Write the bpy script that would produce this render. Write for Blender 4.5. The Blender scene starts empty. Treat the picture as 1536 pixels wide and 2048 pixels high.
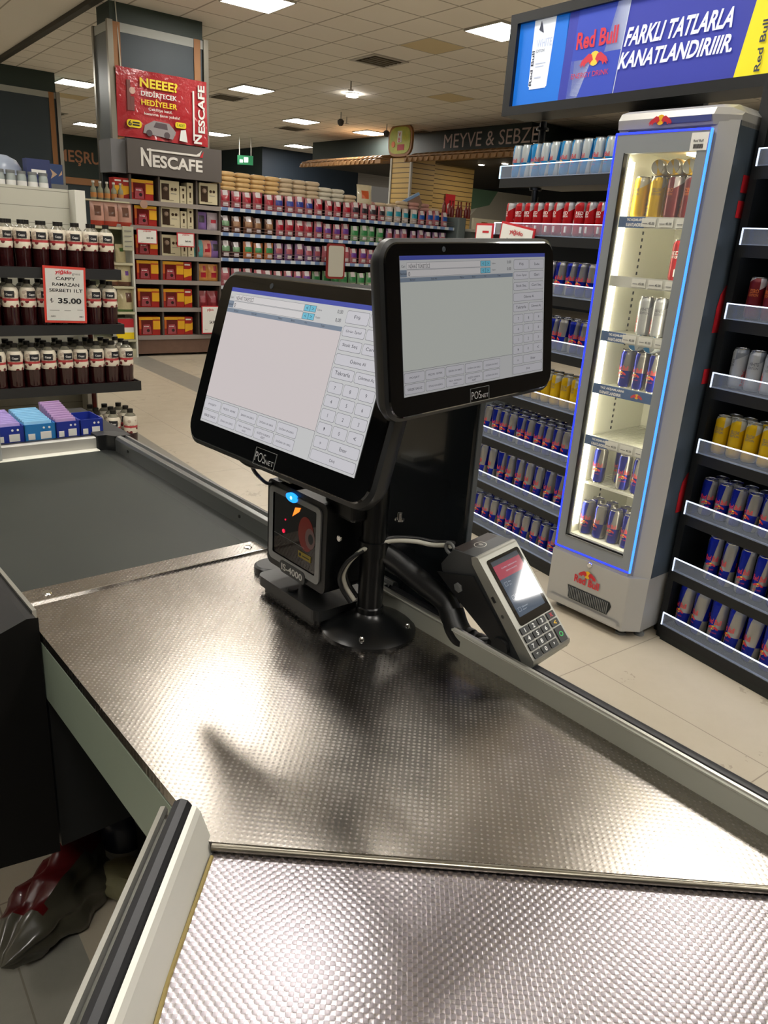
import bpy, bmesh, math, random
from math import sin, cos, radians, pi, atan2
from mathutils import Matrix, Vector
random.seed(7)
PI = pi
scene = bpy.context.scene
COL = scene.collection

# ------------------------------------------------------------------ camera
def azd(a): a = radians(a); return Vector((sin(a), cos(a), 0))
PITCH, ROLL = radians(19.4), .0681
fw = Vector((0, cos(PITCH), -sin(PITCH))); r0 = Vector((1, 0, 0)); u0 = r0.cross(fw)
cr = r0*cos(ROLL) + u0*sin(ROLL); cu = -r0*sin(ROLL) + u0*cos(ROLL)
cam_d = bpy.data.cameras.new('camera'); cam = bpy.data.objects.new('camera', cam_d); COL.objects.link(cam)
cam.matrix_world = Matrix(((cr.x, cu.x, -fw.x, 0), (cr.y, cu.y, -fw.y, 0), (cr.z, cu.z, -fw.z, 1.5), (0, 0, 0, 1)))
cam_d.sensor_fit = 'VERTICAL'; cam_d.sensor_height = 24.0; cam_d.lens = 24.0*1530/2048
cam_d.clip_start = .02; cam_d.clip_end = 200
scene.camera = cam
# ------------------------------------------------------------------ world, exposure
w = bpy.data.worlds.new('world'); scene.world = w; w.use_nodes = True
w.node_tree.nodes['Background'].inputs[0].default_value = (.30, .27, .23, 1)
w.node_tree.nodes['Background'].inputs[1].default_value = .35
scene.view_settings.view_transform = 'Standard'; scene.view_settings.look = 'None'
scene.view_settings.exposure = 0.0; scene.view_settings.gamma = 1.0; scene.view_settings.use_curve_mapping = False
CEIL_LIGHT = 50.0          # luminance of a ceiling panel
CEIL_Z = 3.8

# ------------------------------------------------------------------ materials
def lin(c):
    if isinstance(c, str):
        c = c.lstrip('#'); c = [int(c[i:i+2], 16)/255 for i in (0, 2, 4)]
        return tuple(v/12.92 if v <= .04045 else ((v+.055)/1.055)**2.4 for v in c)
    return tuple(c)
MATS = {}
def mat(name, col='#808080', rough=.5, metal=0., emit=None, es=0., trans=0., alpha=1., coat=0., spec=.5, ior=1.45):
    if name in MATS: return MATS[name]
    m = bpy.data.materials.new(name); m.use_nodes = True
    b = m.node_tree.nodes['Principled BSDF']; I = b.inputs
    I['Base Color'].default_value = lin(col)+(1,); I['Roughness'].default_value = rough; I['Metallic'].default_value = metal
    I['Transmission Weight'].default_value = trans; I['Alpha'].default_value = alpha; I['Coat Weight'].default_value = coat
    I['Specular IOR Level'].default_value = spec; I['IOR'].default_value = ior
    if emit is not None:
        I['Emission Color'].default_value = lin(emit)+(1,); I['Emission Strength'].default_value = es
    MATS[name] = m; return m
def nodes(m):
    nt = m.node_tree; return nt, nt.nodes, nt.links, nt.nodes['Principled BSDF']
def mth(nt, op, a, b=None, c=None):
    n = nt.nodes.new('ShaderNodeMath'); n.operation = op
    for i, v in enumerate((a, b, c)):
        if v is None: continue
        if isinstance(v, (int, float)): n.inputs[i].default_value = v
        else: nt.links.new(v, n.inputs[i])
    return n.outputs[0]
def objxyz(nt):
    t = nt.nodes.new('ShaderNodeTexCoord'); s = nt.nodes.new('ShaderNodeSeparateXYZ'); nt.links.new(t.outputs['Object'], s.inputs[0])
    return t.outputs['Object'], s.outputs
def mixc(nt, fac, a, b):
    n = nt.nodes.new('ShaderNodeMix'); n.data_type = 'RGBA'
    if isinstance(fac, (int, float)): n.inputs[0].default_value = fac
    else: nt.links.new(fac, n.inputs[0])
    for i, v in ((6, a), (7, b)):
        if isinstance(v, (tuple, str)): n.inputs[i].default_value = lin(v)+(1,)
        else: nt.links.new(v, n.inputs[i])
    return n.outputs[2]
def noise(nt, vec, scale, detail=3, rough=.5):
    n = nt.nodes.new('ShaderNodeTexNoise'); n.inputs['Scale'].default_value = scale; n.inputs['Detail'].default_value = detail
    n.inputs['Roughness'].default_value = rough
    nt.links.new(vec, n.inputs['Vector']); return n.outputs['Fac']
def bump(nt, h, strength, dist, b):
    n = nt.nodes.new('ShaderNodeBump'); n.inputs['Strength'].default_value = strength; n.inputs['Distance'].default_value = dist
    nt.links.new(h, n.inputs['Height']); nt.links.new(n.outputs[0], b.inputs['Normal'])
def ramp(nt, fac, stops):
    n = nt.nodes.new('ShaderNodeValToRGB'); el = n.color_ramp.elements
    while len(el) > 1: el.remove(el[-1])
    for i, (p, c) in enumerate(stops):
        e = el[0] if i == 0 else el.new(p)
        e.position = p; e.color = lin(c)+(1,)
    nt.links.new(fac, n.inputs[0]); return n.outputs[0]

def noisy(name, c1, c2, scale=8, rough=.5, metal=0, bumps=0, **k):
    if name in MATS: return MATS[name]
    m = mat(name, c1, rough, metal, **k); nt, N, L, b = nodes(m); v, s = objxyz(nt)
    f = noise(nt, v, scale, 4); L.new(mixc(nt, f, c1, c2), b.inputs['Base Color'])
    if bumps: bump(nt, f, bumps, .01, b)
    return m

# ------------------------------------------------------------------ mesh builder
class MB:
    def __init__(s): s.v = []; s.f = []; s.m = []; s.sm = []; s.mats = []
    def mi(s, m):
        if isinstance(m, str): m = MATS[m]
        if m not in s.mats: s.mats.append(m)
        return s.mats.index(m)
    def add(s, vs, fs, m, T=None, smooth=False):
        o = len(s.v); k = s.mi(m)
        for p in vs:
            p = Vector(p)
            if T is not None: p = T @ p
            s.v.append(p)
        for f in fs: s.f.append([o+i for i in f]); s.m.append(k); s.sm.append(smooth)
        return s
    def box(s, x0, x1, y0, y1, z0, z1, m, T=None):
        vs = [(x, y, z) for z in (z0, z1) for y in (y0, y1) for x in (x0, x1)]
        fs = [(0, 2, 3, 1), (4, 5, 7, 6), (0, 1, 5, 4), (2, 6, 7, 3), (0, 4, 6, 2), (1, 3, 7, 5)]
        return s.add(vs, fs, m, T)
    def quad(s, pts, m, T=None): return s.add(pts, [tuple(range(len(pts)))], m, T)
    def loft(s, rings, m, T=None, smooth=False, cap=True, capm=None):
        n = len(rings[0]); vs = [p for r in rings for p in r]; fs = []
        for k in range(len(rings)-1):
            for i in range(n): j = (i+1) % n; fs.append((k*n+i, k*n+j, (k+1)*n+j, (k+1)*n+i))
        s.add(vs, fs, m, T, smooth)
        if cap:
            s.add(rings[0], [tuple(reversed(range(n)))], capm or m, T); s.add(rings[-1], [tuple(range(n))], capm or m, T)
        return s
    def prism(s, poly, z0, z1, m, T=None): return s.loft([[(x, y, z0) for x, y in poly], [(x, y, z1) for x, y in poly]], m, T)
    def lathe(s, prof, m, n=24, T=None, smooth=True, cap=True, a0=0, a1=2*PI):
        rings = [[(r*cos(2*PI*i/n), r*sin(2*PI*i/n), z) for i in range(n)] for r, z in prof]
        return s.loft(rings, m, T, smooth, cap)
    def tube(s, pts, r, m, n=10, T=None, cap=True):
        pts = [Vector(p) for p in pts]; rings = []; up = Vector((0, 0, 1)); prev = None
        rr = r if isinstance(r, (list, tuple)) else [r]*len(pts)
        for i, p in enumerate(pts):
            d = (pts[min(i+1, len(pts)-1)]-pts[max(i-1, 0)]).normalized()
            if prev is None:
                a = up if abs(d.z) < .95 else Vector((1, 0, 0)); x = d.cross(a).normalized()
            else: x = (prev - d*prev.dot(d)).normalized()
            y = d.cross(x); prev = x
            rings.append([p+(x*cos(2*PI*k/n)+y*sin(2*PI*k/n))*rr[i] for k in range(n)])
        return s.loft(rings, m, T, True, cap)
    def text(s, txt, m, T, w=None, h=None, size=None, bold=0., align='L', wrap=None, shear=0):
        """text lying in the local XZ plane facing -Y, origin lower left (or centre)"""
        vs, fs = textmesh(txt, bold)
        if not vs: return s
        xs = [p[0] for p in vs]; ys = [p[1] for p in vs]; x0, x1, y0, y1 = min(xs), max(xs), min(ys), max(ys)
        bw, bh = x1-x0, y1-y0
        if size: sx = sy = size
        else:
            sx = w/bw if w else h/bh; sy = h/bh if h else sx
        ox = {'L': x0, 'C': (x0+x1)/2, 'R': x1}[align]
        out = []
        for p in vs:
            x = (p[0]-ox)*sx; z = (p[1]-y0)*sy; x += shear*z
            if wrap: a = x/wrap; out.append((wrap*sin(a), -wrap*cos(a), z))
            else: out.append((x, 0, z))
        return s.add(out, fs, m, T)
    def build(s, name, parent=None, bevel=0, seg=2, autosmooth=True):
        me = bpy.data.meshes.new(name)
        me.from_pydata([tuple(p) for p in s.v], [], s.f)
        for m in s.mats: me.materials.append(m)
        for i, p in enumerate(me.polygons): p.material_index = s.m[i]; p.use_smooth = s.sm[i]
        me.validate(); me.update()
        if autosmooth and any(s.sm):
            try: me.set_sharp_from_angle(angle=radians(40))
            except Exception: pass
        o = bpy.data.objects.new(name, me); COL.objects.link(o)
        if parent is not None: o.parent = parent
        if bevel:
            b = o.modifiers.new('bevel', 'BEVEL'); b.width = bevel; b.segments = seg; b.limit_method = 'ANGLE'; b.angle_limit = radians(40)
        return o
TXT = {}
def textmesh(txt, bold):
    k = (txt, bold)
    if k in TXT: return TXT[k]
    cd = bpy.data.curves.new('t', 'FONT'); cd.body = txt; cd.resolution_u = 3; cd.offset = bold; cd.fill_mode = 'FRONT'
    o = bpy.data.objects.new('t', cd); COL.objects.link(o)
    dg = bpy.context.evaluated_depsgraph_get(); dg.update(); ev = o.evaluated_get(dg); me = ev.to_mesh()
    vs = [tuple(v.co) for v in me.vertices]; fs = [tuple(p.vertices) for p in me.polygons]
    ev.to_mesh_clear(); bpy.data.objects.remove(o); bpy.data.curves.remove(cd)
    TXT[k] = (vs, fs); return TXT[k]
def rrect(w, h, r, n=5, cx=0, cy=0):
    pts = []
    for qx, qy, a in ((1, 1, 0), (-1, 1, 90), (-1, -1, 180), (1, -1, 270)):
        for i in range(n+1):
            t = radians(a+90*i/n); pts.append((cx+qx*(w/2-r)+r*cos(t), cy+qy*(h/2-r)+r*sin(t)))
    return pts
def TR(x, y, z, rz=0, rx=0, ry=0): return Matrix.Translation((x, y, z)) @ Matrix.Rotation(rz, 4, 'Z') @ Matrix.Rotation(ry, 4, 'Y') @ Matrix.Rotation(rx, 4, 'X')
def FRAME(x, y, azx): return Matrix.Translation((x, y, 0)) @ Matrix.Rotation(radians(90-azx), 4, 'Z')
SR = FRAME(1.196, 2.894, 148); FR = FRAME(1.048, 2.848, 138.5); K = FRAME(-.01266, 1.03703, 138.5)
CF = FRAME(-3.1027, 9.3202, 52); BF = FRAME(-1.82, 5.28, 50); CE = FRAME(0, 0, 52.2)
G = FRAME(-2.483, 11.028, 49); M_ = FRAME(-2.479, 21.757, 140.3); S_ = FRAME(-.042, 18.195, 50)
P2 = FRAME(-5.953, 14.292, 52)
hp = SR @ Vector((-1.36, 0, 0)); HF = FRAME(hp.x, hp.y, 142.5)

def tag(o, label, cat, group=None):
    o['label'] = label; o['category'] = cat
    if group: o['group'] = group
    return o
def thing(name, label, cat, M, group=None):
    o = bpy.data.objects.new(name, None); COL.objects.link(o); o.empty_display_size = .05
    o.matrix_world = M; return tag(o, label, cat, group)
def dup(root, M, label, group=None, cat=None):
    r = root.copy(); COL.objects.link(r); r.matrix_world = M; r['label'] = label
    if group: r['group'] = group
    def rec(a, b):
        for ch in a.children:
            c = ch.copy(); COL.objects.link(c); c.parent = b; rec(ch, c)
    rec(root, r); return r
def struct(mb, name, M=None):
    o = mb.build(name); o['kind'] = 'structure'
    if M is not None: o.matrix_world = M
    return o
ORD = ['first', 'second', 'third', 'fourth', 'fifth', 'sixth', 'seventh', 'eighth', 'ninth', 'tenth', 'eleventh', 'twelfth', 'thirteenth',
       'fourteenth', 'fifteenth', 'sixteenth', 'seventeenth', 'eighteenth', 'nineteenth', 'twentieth', 'twenty-first', 'twenty-second',
       'twenty-third', 'twenty-fourth', 'twenty-fifth', 'twenty-sixth', 'twenty-seventh', 'twenty-eighth', 'twenty-ninth', 'thirtieth']

# basic materials
black = mat('black_plastic', '#101112', .42); blackg = mat('black_gloss', '#08090a', .3)
blackm = mat('black_metal', '#0b0c0d', .3, .2); rubber = mat('black_rubber', '#17181c', .45)
dark = mat('charcoal_board', '#1b1f20', .6); white = mat('white_paint', '#c9c8bd', .5)
alu = mat('aluminium', '#a9a9a2', .32, .85); alu_p = mat('anodised_face', '#9c9d92', .45, .3)
steel = mat('brushed_steel', '#a8a6a0', .28, 1.0); chrome = mat('chrome', '#d8d8d8', .12, 1.0)
greyp = mat('grey_paint', '#6b6d6c', .5); paper = mat('white_paper', '#d9d8d2', .6); redp = mat('red_print', '#b5202a', .5)
blackp = mat('black_print', '#15151a', .6); yellowp = mat('yellow_print', '#e0c410', .5); bluep = mat('blue_print', '#26418f', .5)
greyprint = mat('grey_print', '#7b7b78', .6); wood = mat('wood_trim', '#9a6b3f', .5)

# ------------------------------------------------------------------ ROOM
# floor
fm = mat('floor_tiles', '#b5a98f', .32); nt, N, L, b = nodes(fm); v, xyz = objxyz(nt)
f1 = noise(nt, v, 1.3, 5, .6); f2 = noise(nt, v, 9, 5, .7)
c = mixc(nt, f1, '#a69d8b', '#b9af9b'); c = mixc(nt, mth(nt, 'MULTIPLY', f2, .25), c, '#8b7c68')
st = noise(nt, v, 3.1, 6, .75); stm = mth(nt, 'MULTIPLY', mth(nt, 'GREATER_THAN', st, .62), .4); c = mixc(nt, stm, c, '#6f6252')
def band(x0, x1, o=0):
    return mth(nt, 'MULTIPLY', mth(nt, 'GREATER_THAN', xyz[o], x0), mth(nt, 'LESS_THAN', xyz[o], x1))
g1 = band(3.03, 3.37); g2 = mth(nt, 'MULTIPLY', band(1.62, 1.97), mth(nt, 'GREATER_THAN', xyz[1], 3.0))
g3 = mth(nt, 'MULTIPLY', mth(nt, 'LESS_THAN', xyz[0], .3), mth(nt, 'LESS_THAN', xyz[1], 1.41))
gc = mixc(nt, f2, '#77756c', '#8d8a80')
c = mixc(nt, mth(nt, 'MAXIMUM', mth(nt, 'MAXIMUM', g1, g2), g3), c, gc)
def jl(o, off, sp, wd):
    t = mth(nt, 'FRACT', mth(nt, 'DIVIDE', mth(nt, 'SUBTRACT', xyz[o], off-wd/2), sp)); return mth(nt, 'LESS_THAN', t, wd/sp)
j = mth(nt, 'MAXIMUM', jl(0, 2.272, .70, .004), jl(1, 1.57, .735, .004))
c = mixc(nt, mth(nt, 'MULTIPLY', j, .6), c, '#5d5244'); L.new(c, b.inputs['Base Color'])
L.new(mth(nt, 'ADD', .25, mth(nt, 'MULTIPLY', f2, .25)), b.inputs['Roughness'])
mb = MB(); mb.box(-14, 24, -14, 30, -.1, 0, fm); struct(mb, 'floor', CE)
# ceiling
cm = mat('ceiling_tiles', '#a19786', .8); nt, N, L, b = nodes(cm); v, xyz = objxyz(nt)
f1 = noise(nt, v, .5, 3)
c = mixc(nt, f1, '#f0ece4', '#e6dfd2')
def jl(o, off, sp, wd):
    t = mth(nt, 'FRACT', mth(nt, 'DIVIDE', mth(nt, 'SUBTRACT', xyz[o], off-wd/2), sp)); return mth(nt, 'LESS_THAN', t, wd/sp)
j = mth(nt, 'MULTIPLY', mth(nt, 'MAXIMUM', jl(0, 6.47, .6, .022), jl(1, 6.89, .6, .022)), mth(nt, 'GREATER_THAN', xyz[0], 3.1))
jj = mth(nt, 'MULTIPLY', jl(0, 2.47, 1.2, .02), mth(nt, 'LESS_THAN', xyz[0], 3.1))
c = mixc(nt, mth(nt, 'MULTIPLY', mth(nt, 'MAXIMUM', j, jj), .75), c, '#8f8677'); L.new(c, b.inputs['Base Color'])
tint = mat('ceiling_tile_yellowed', '#d3c29a', .8)
mb = MB(); mb.box(-14, 24, -14, 30, CEIL_Z, CEIL_Z+.1, cm)
for (x, y) in ((6.47, 8.09), (8.87, 10.49), (4.67, 17.09)): mb.box(x+.015, x+.585, y+.015, y+.585, CEIL_Z-.002, CEIL_Z+.01, tint)
struct(mb, 'ceiling', CE)
mb = MB(); mb.box(3.08, 3.16, 3, 16.5, CEIL_Z-.05, CEIL_Z-.001, mat('ceiling_rail', '#3c3a33', .6)); struct(mb, 'trim_1', CE)
# walls
dg = noisy('dark_green_wall', '#2c3a3c', '#263235', 1.5, .6)
nb_ = noisy('navy_wall', '#343f4b', '#2c3744', 1.2, .55)
def wallseg(name, p, q, z0, z1, m, th=.12):
    p = Vector((p[0], p[1], 0)); q = Vector((q[0], q[1], 0)); d = q-p; a = atan2(d.y, d.x)
    mb = MB(); mb.box(0, d.length, 0, th, z0, z1, m); return struct(mb, name, Matrix.Translation(p) @ Matrix.Rotation(a, 4, 'Z'))
wallseg('wall_back', (-13.5, 21.2), (-4.1, 28.2), 0, 3.8, dg)
wallseg('wall_back_left', (-5.71, 25.49), (-4.1, 23.55), 0, 3.8, dg)
wallseg('wall_back_centre', (-4.1, 23.55), (-1.5, 25.6), 0, 3.8, nb_)
bulk = mat('bulkhead_paint', '#36403f', .6)
mb = MB(); mb.box(0, 7.45, 0, .15, 3.22, 3.8, bulk); struct(mb, 'wall_produce_header', M_)
mb = MB(); mb.box(0, .15, 0, 9, 3.22, 3.8, bulk)
struct(mb, 'wall_produce_side', M_ @ TR(7.45, .15, 0, 0))
soff = mat('soffit_dark', '#3e3a35', .7)
mb = MB(); mb.box(.1, 12, .15, 6, 3.22, 3.3, soff); struct(mb, 'trim_2', M_)
mb = MB(); mb.box(-1.0, 16, 6.2, 6.35, 0, 3.8, mat('produce_back', '#2b2f33', .7)); struct(mb, 'wall_produce_back', M_)
wallseg('wall_right', (14, 19), (14, -9), 0, 3.8, noisy('beige_wall', '#7c7569', '#6e675c', 1, .7))
wallseg('wall_left', (-13.5, -9), (-13.5, 21.2), 0, 3.8, dg)
wallseg('wall_rear', (14, -9), (-13.5, -9), 0, 3.8, noisy('rear_wall', '#575049', '#453f3a', .8, .7))

# ceiling lights
lm = mat('ceiling_panel_light', '#ffffff', .5, emit='#fffaf2', es=CEIL_LIGHT)
rim = mat('lamp_rim', '#b9b6ad', .5)
mb = MB(); mb.box(-.285, .285, -.285, .285, -.02, -.012, lm); 
LT = [(6.47, 6.89, 'square white ceiling panel beside the blue header sign'), (4.07, 8.09, 'square white ceiling panel at the top edge of the picture'),
      (6.47, 12.89, 'square ceiling panel right of the red pillar poster'), (8.87, 15.29, 'ceiling panel in the middle distance above the flat sacks'),
      (10.67, 15.29, 'ceiling panel just left of the fruit sign'), (11.27, 19.49, 'small far ceiling panel above the dark navy wall'),
      (8.87, 19.49, 'ceiling panel half hidden behind the pillar poster'), (4.27, 15.29, 'ceiling panel between the two dark pillars'),
      (6.27, 21.29, 'far ceiling panel above the letter sign between the pillars')]
HID = [(1.67, 4.0), (1.37, 2.1), (3.35, 1.25), (-.73, 6.4), (-.73, 1.6), (1.67, -1.5), (4.15, -1.98), (6.47, 2.1), (-.73, -1.5), (8.87, 4.5), (8.87, -.3), (-3.1, 4),
       (6.47, -3.9), (1.67, -3.9), (-3.1, -1), (-.73, 10.5), (-3.1, 8.5), (1.4, 14.6), (-1.5, 15)]
proto = None
for i, it in enumerate(LT + [(a, b_, '') for a, b_ in HID]):
    x, y, lab = it; Mx = CE @ TR(x+.3, y+.3, CEIL_Z)
    if not lab: lab = 'square ceiling panel overhead outside the picture'
    if proto is None:
        proto = thing('ceiling_light', lab, 'ceiling light', Mx, 'ceiling light panels')
        mb.build('diffuser', proto)
        fr = MB()
        for a in ((-.3, .3, -.3, -.285), (-.3, .3, .285, .3), (-.3, -.285, -.285, .285), (.285, .3, -.285, .285)): fr.box(*a, -.022, 0, rim)
        fr.build('frame', proto)
    else: dup(proto, Mx, lab)
t = thing('round_downlight', 'small round bright downlight in the ceiling above the gondola', 'ceiling light', CE @ TR(8.0, 11.95, CEIL_Z))
mb = MB(); mb.lathe([(.1, -.05), (.085, -.001)], lm, 20); mb.build('lens', t)
mb = MB(); mb.lathe([(.115, -.012), (.115, 0)], rim, 20); mb.build('ring', t)
# vents
slat = mat('vent_slat', '#6a6456', .6); vd = mat('vent_dark', '#211f1b', .8)
pv = None
for x, y, lab in ((6.53, 9.29, 'square ceiling air vent right of centre'), (6.6, 14.1, 'air vent beside the red pillar poster'), (9.4, 16.6, 'distant ceiling vent above the stacked sacks'),
                  (11.27, 14.09, 'flat ceiling vent near the fruit sign'), (5.1, 20.1, 'far vent between the pillars')):
    Mx = CE @ TR(x+.3, y+.3, CEIL_Z)
    if pv is None:
        pv = thing('ceiling_vent', lab, 'air vent', Mx, 'ceiling vents')
        m2 = MB(); m2.box(-.24, .24, -.24, .24, -.006, -.001, vd); m2.build('backing', pv)
        m2 = MB()
        for k in range(5): m2.box(-.22, .22, -.2+.09*k, -.16+.09*k, -.02, -.008, slat)
        for a in ((-.29, .29, -.29, -.24), (-.29, .29, .24, .29), (-.29, -.24, -.24, .24), (.24, .29, -.24, .24)): m2.box(*a, -.012, 0, rim)
        m2.build('louvre', pv)
    else: dup(pv, Mx, lab)
# small ceiling devices
cb = mat('camera_body', '#3a3530', .5)
def ceil_device(x, y, lab, kind):
    t = thing(kind, lab, 'security camera' if kind == 'security_camera' else 'sprinkler', CE @ TR(x, y, CEIL_Z))
    m2 = MB(); m2.tube([(0, 0, 0), (0, 0, -.12)], .012, rim, 8); m2.build('stem', t)
    m2 = MB()
    if kind == 'security_camera': m2.lathe([(.03, -.24), (.06, -.2), (.065, -.15), (.03, -.12)], cb, 12)
    else: m2.lathe([(.045, -.13), (.045, -.12)], rim, 12)
    m2.build('head', t)
for a in ((7.4, 11.1, 'small sprinkler above and left of the bright downlight', 'sprinkler'), (9.4, 14.2, 'sprinkler between two distant ceiling panels', 'sprinkler'),
          (9.0, 13.8, 'dark dome camera left of the fruit sign', 'security_camera'), (10.4, 14.2, 'dark camera hanging above the far panel', 'security_camera'),
          (9.3, 9.0, 'dark camera beside the blue header sign', 'security_camera')): ceil_device(*a)
t = thing('exit_sign', 'green lit emergency exit sign hanging from the ceiling at the back', 'sign', Matrix.Translation((-4.2, 21.6, 3.25)))
eg = mat('exit_green', '#1e6b45', .5, emit='#2fae6a', es=.15); ew = mat('exit_white', '#ffffff', .5, emit='#d8ffe8', es=.6)
m2 = MB(); m2.box(-.2, .2, -.02, .02, -.1, .12, eg); m2.box(-.03, .08, -.024, -.02, -.04, .08, ew); m2.box(-.14, -.06, -.024, -.02, -.05, .02, ew); m2.build('panel', t)
m2 = MB(); m2.tube([(-.15, 0, .12), (-.15, 0, .55)], .012, rim, 6); m2.tube([(.15, 0, .12), (.15, 0, .55)], .012, rim, 6); m2.build('hanger', t)

# ------------------------------------------------------------------ pillars
pgrey = mat('pillar_panel_grey', '#5a6062', .35, .3); stl = mat('steel_corner', '#8f8b80', .3, .9); lt = mat('light_band', '#a9aca6', .5)
pg = noisy('pillar_green', '#37443f', '#323f3c', 2, .5); pb = noisy('pillar_navy', '#38434a', '#323d44', 2, .5)
def pillar(Mx, x0, x1, y1, name, zt=3.5):
    mb = MB(); mb.box(x0, x1, .0, y1, 0, CEIL_Z, pg); struct(mb, name, Mx)
    t = MB()
    t.box(x0-.03, x0-.0, -.03, y1+.03, 1.5, zt, pgrey)
    t.box(x0+.02, x1-.02, -.025, -.0, 1.5, zt-.09, pb)
    t.box(x0+.0, x1, -.03, -.0, zt-.09, zt, lt); t.box(x0-.035, x0, 0, y1, zt-.09, zt, lt)
    for x in (x0+.055, x1-.085): t.box(x-.04, x+.04, -.04, -.0, .2, zt, wood)
    for x, y in ((x0-.02, -.03), (x1+.02, -.03), (x0-.02, y1+.03)): t.box(x-.03, x+.03, y-.025, y+.03, .2, zt+.01, stl)
    t.box(x0-.035, x1, -.035, y1, .2, 2.02, mat('brown_cladding', '#6a5648', .6))
    return t
tt = pillar(CF @ TR(0, .46, 0), .0, 1.09, .44, 'wall_pillar_near', 3.6); o = struct(tt, 'trim_3', CF @ TR(0, .46, 0))
tt = pillar(P2 @ TR(0, .05, 0), -1.1, 0.0, .95, 'wall_pillar_far'); o = struct(tt, 'trim_4', P2 @ TR(0, .05, 0))
mb = MB(); mb.tube([(.061, .44, CEIL_Z), (.075, .41, 3.3), (.09, .40, 2.8)], .006, white, 6); mb.build('cable_run'); bpy.data.objects['cable_run'].matrix_world = CF
tag(bpy.data.objects['cable_run'], 'thin white cable running down the near dark pillar', 'cable')

# MESR wall sign
p = Vector((-9.85, 23.7, 0)); W_ = FRAME(p.x, p.y, 52)
mb = MB(); mb.box(-2, 4, 0, .1, 2.66, 3.8, mat('sign_fascia', '#2c3630', .7)); struct(mb, 'wall_drinks_header', W_)
sgn = mat('copper_letters', '#a57350', .5, .2)
mb = MB(); mb.text('MEŞRUBAT', sgn, TR(-.12, -.03, 3.0), w=1.9, h=.42, bold=.02); o = mb.build('letter_sign'); o.matrix_world = W_
tag(o, 'copper coloured wall lettering seen between the two pillars', 'sign')
mb = MB(); mb.box(-2, 3, -.05, .0, 2.5, 2.68, wood); struct(mb, 'trim_5', W_)
mb = MB(); mb.box(-2, 3, 0, .1, 0, 2.5, dg); struct(mb, 'wall_drinks', W_)

# ------------------------------------------------------------------ produce area
tx = mat('fascia_letters', '#d3bfb6', .5)
mb = MB(); mb.text('MEYVE & SEBZE', tx, TR(5.06, -.03, 3.44), w=2.6, h=.27, bold=0.); o = mb.build('letter_sign'); o.matrix_world = M_
tag(o, 'raised grey-pink letters on the dark header above the produce area', 'sign')
cw = noisy('canopy_wood', '#a07c54', '#8a6844', 6, .5)
def canopy(x0, x1, lab, ends=False):
    t = thing('slatted_canopy', lab, 'canopy', M_ @ TR(x0, 0, 0))
    m2 = MB(); m2.box(0, x1-x0, -.95, -.88, 3.09, 3.17, cw); m2.box(0, x1-x0, -.06, 0, 3.2, 3.3, cw); m2.build('beam', t)
    n = int((x1-x0)/.17)
    m2 = MB()
    for k in range(n):
        x = .05+k*.17
        prof = [(0, 3.34), (-.4, 3.33), (-.75, 3.27), (-.97, 3.16), (-1.0, 3.09), (-.93, 3.09), (-.7, 3.17), (-.4, 3.22), (0, 3.23)]
        m2.loft([[(x, a, b2) for a, b2 in prof], [(x+.05, a, b2) for a, b2 in prof]], cw)
    o = m2.build('slats', t)
    m2 = MB(); m2.box(0, x1-x0, -.9, 0, 3.2, 3.22, cw); m2.build('deck', t)
canopy(.9, 4.1, 'wooden slatted canopy left of the slatted column')
canopy(4.9, 9.0, 'wooden slatted canopy under the raised letters, right of the column')
ym = mat('slat_yellow', '#c9ac72', .5); nt, N, L, b = nodes(ym); v, xyz = objxyz(nt)
t_ = mth(nt, 'FRACT', mth(nt, 'DIVIDE', xyz[2], .1)); ln = mth(nt, 'LESS_THAN', t_, .14)
L.new(mixc(nt, ln, '#c2a466', '#3f2f1b'), b.inputs['Base Color'])
t = thing('slatted_column', 'pale yellow slat-board column under the oval fruit sign', 'column', M_ @ TR(4.25, -.75, 0))
m2 = MB(); m2.box(0, .66, 0, .66, 0, 3.2, ym); m2.build('slat_board', t)
m2 = MB(); 
for x in (0, .66): m2.box(x-.025, x+.025, -.025, .02, 0, 3.2, rim)
m2.build('edge_trim', t)
t = thing('slatwall_panel', 'wide yellow slat-board wall right of the column with a red flag', 'wall panel', S_ @ TR(.4, -.1, 0))
m2 = MB(); m2.box(-.28, 1.6, 0, .08, 0, 3.22, ym); m2.build('slat_board', t)
flag = MB(); flag.box(.72, 1.02, -.05, -.04, 2.2, 2.62, redp); flag.lathe([(.07, 0), (.07, .004)], paper, 16, T=TR(.85, -.052, 2.36, 0, PI/2)); flag.lathe([(.058, 0), (.058, .006)], redp, 16, T=TR(.87, -.052, 2.36, 0, PI/2))
o = flag.build('hanging_flag'); o.matrix_world = S_ @ TR(.4, -.1, 0); tag(o, 'red cloth flag with a white crescent on the slat-board wall', 'flag')
t = thing('fruit_sign', 'oval framed fruit picture sign on top of the slatted column', 'sign', M_ @ TR(4.5, -.8, 3.2))
def bulge(w, h, n=20):
    pts = []
    for i in range(n):
        a = 2*PI*i/n; c_, s_ = cos(a), sin(a)
        pts.append((w/2*(abs(c_)**.6)*(1 if c_ > 0 else -1), h/2*(abs(s_)**.6)*(1 if s_ > 0 else -1)))
    return pts
TX = Matrix.Rotation(PI/2, 4, 'X')
m2 = MB(); m2.prism(bulge(.78, .62), 0, .05, wood, T=TR(.1, 0, .32) @ TX); m2.build('frame', t)
fr_g = noisy('fruit_print', '#d8c94a', '#6f9a3a', 9, .5)
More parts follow.
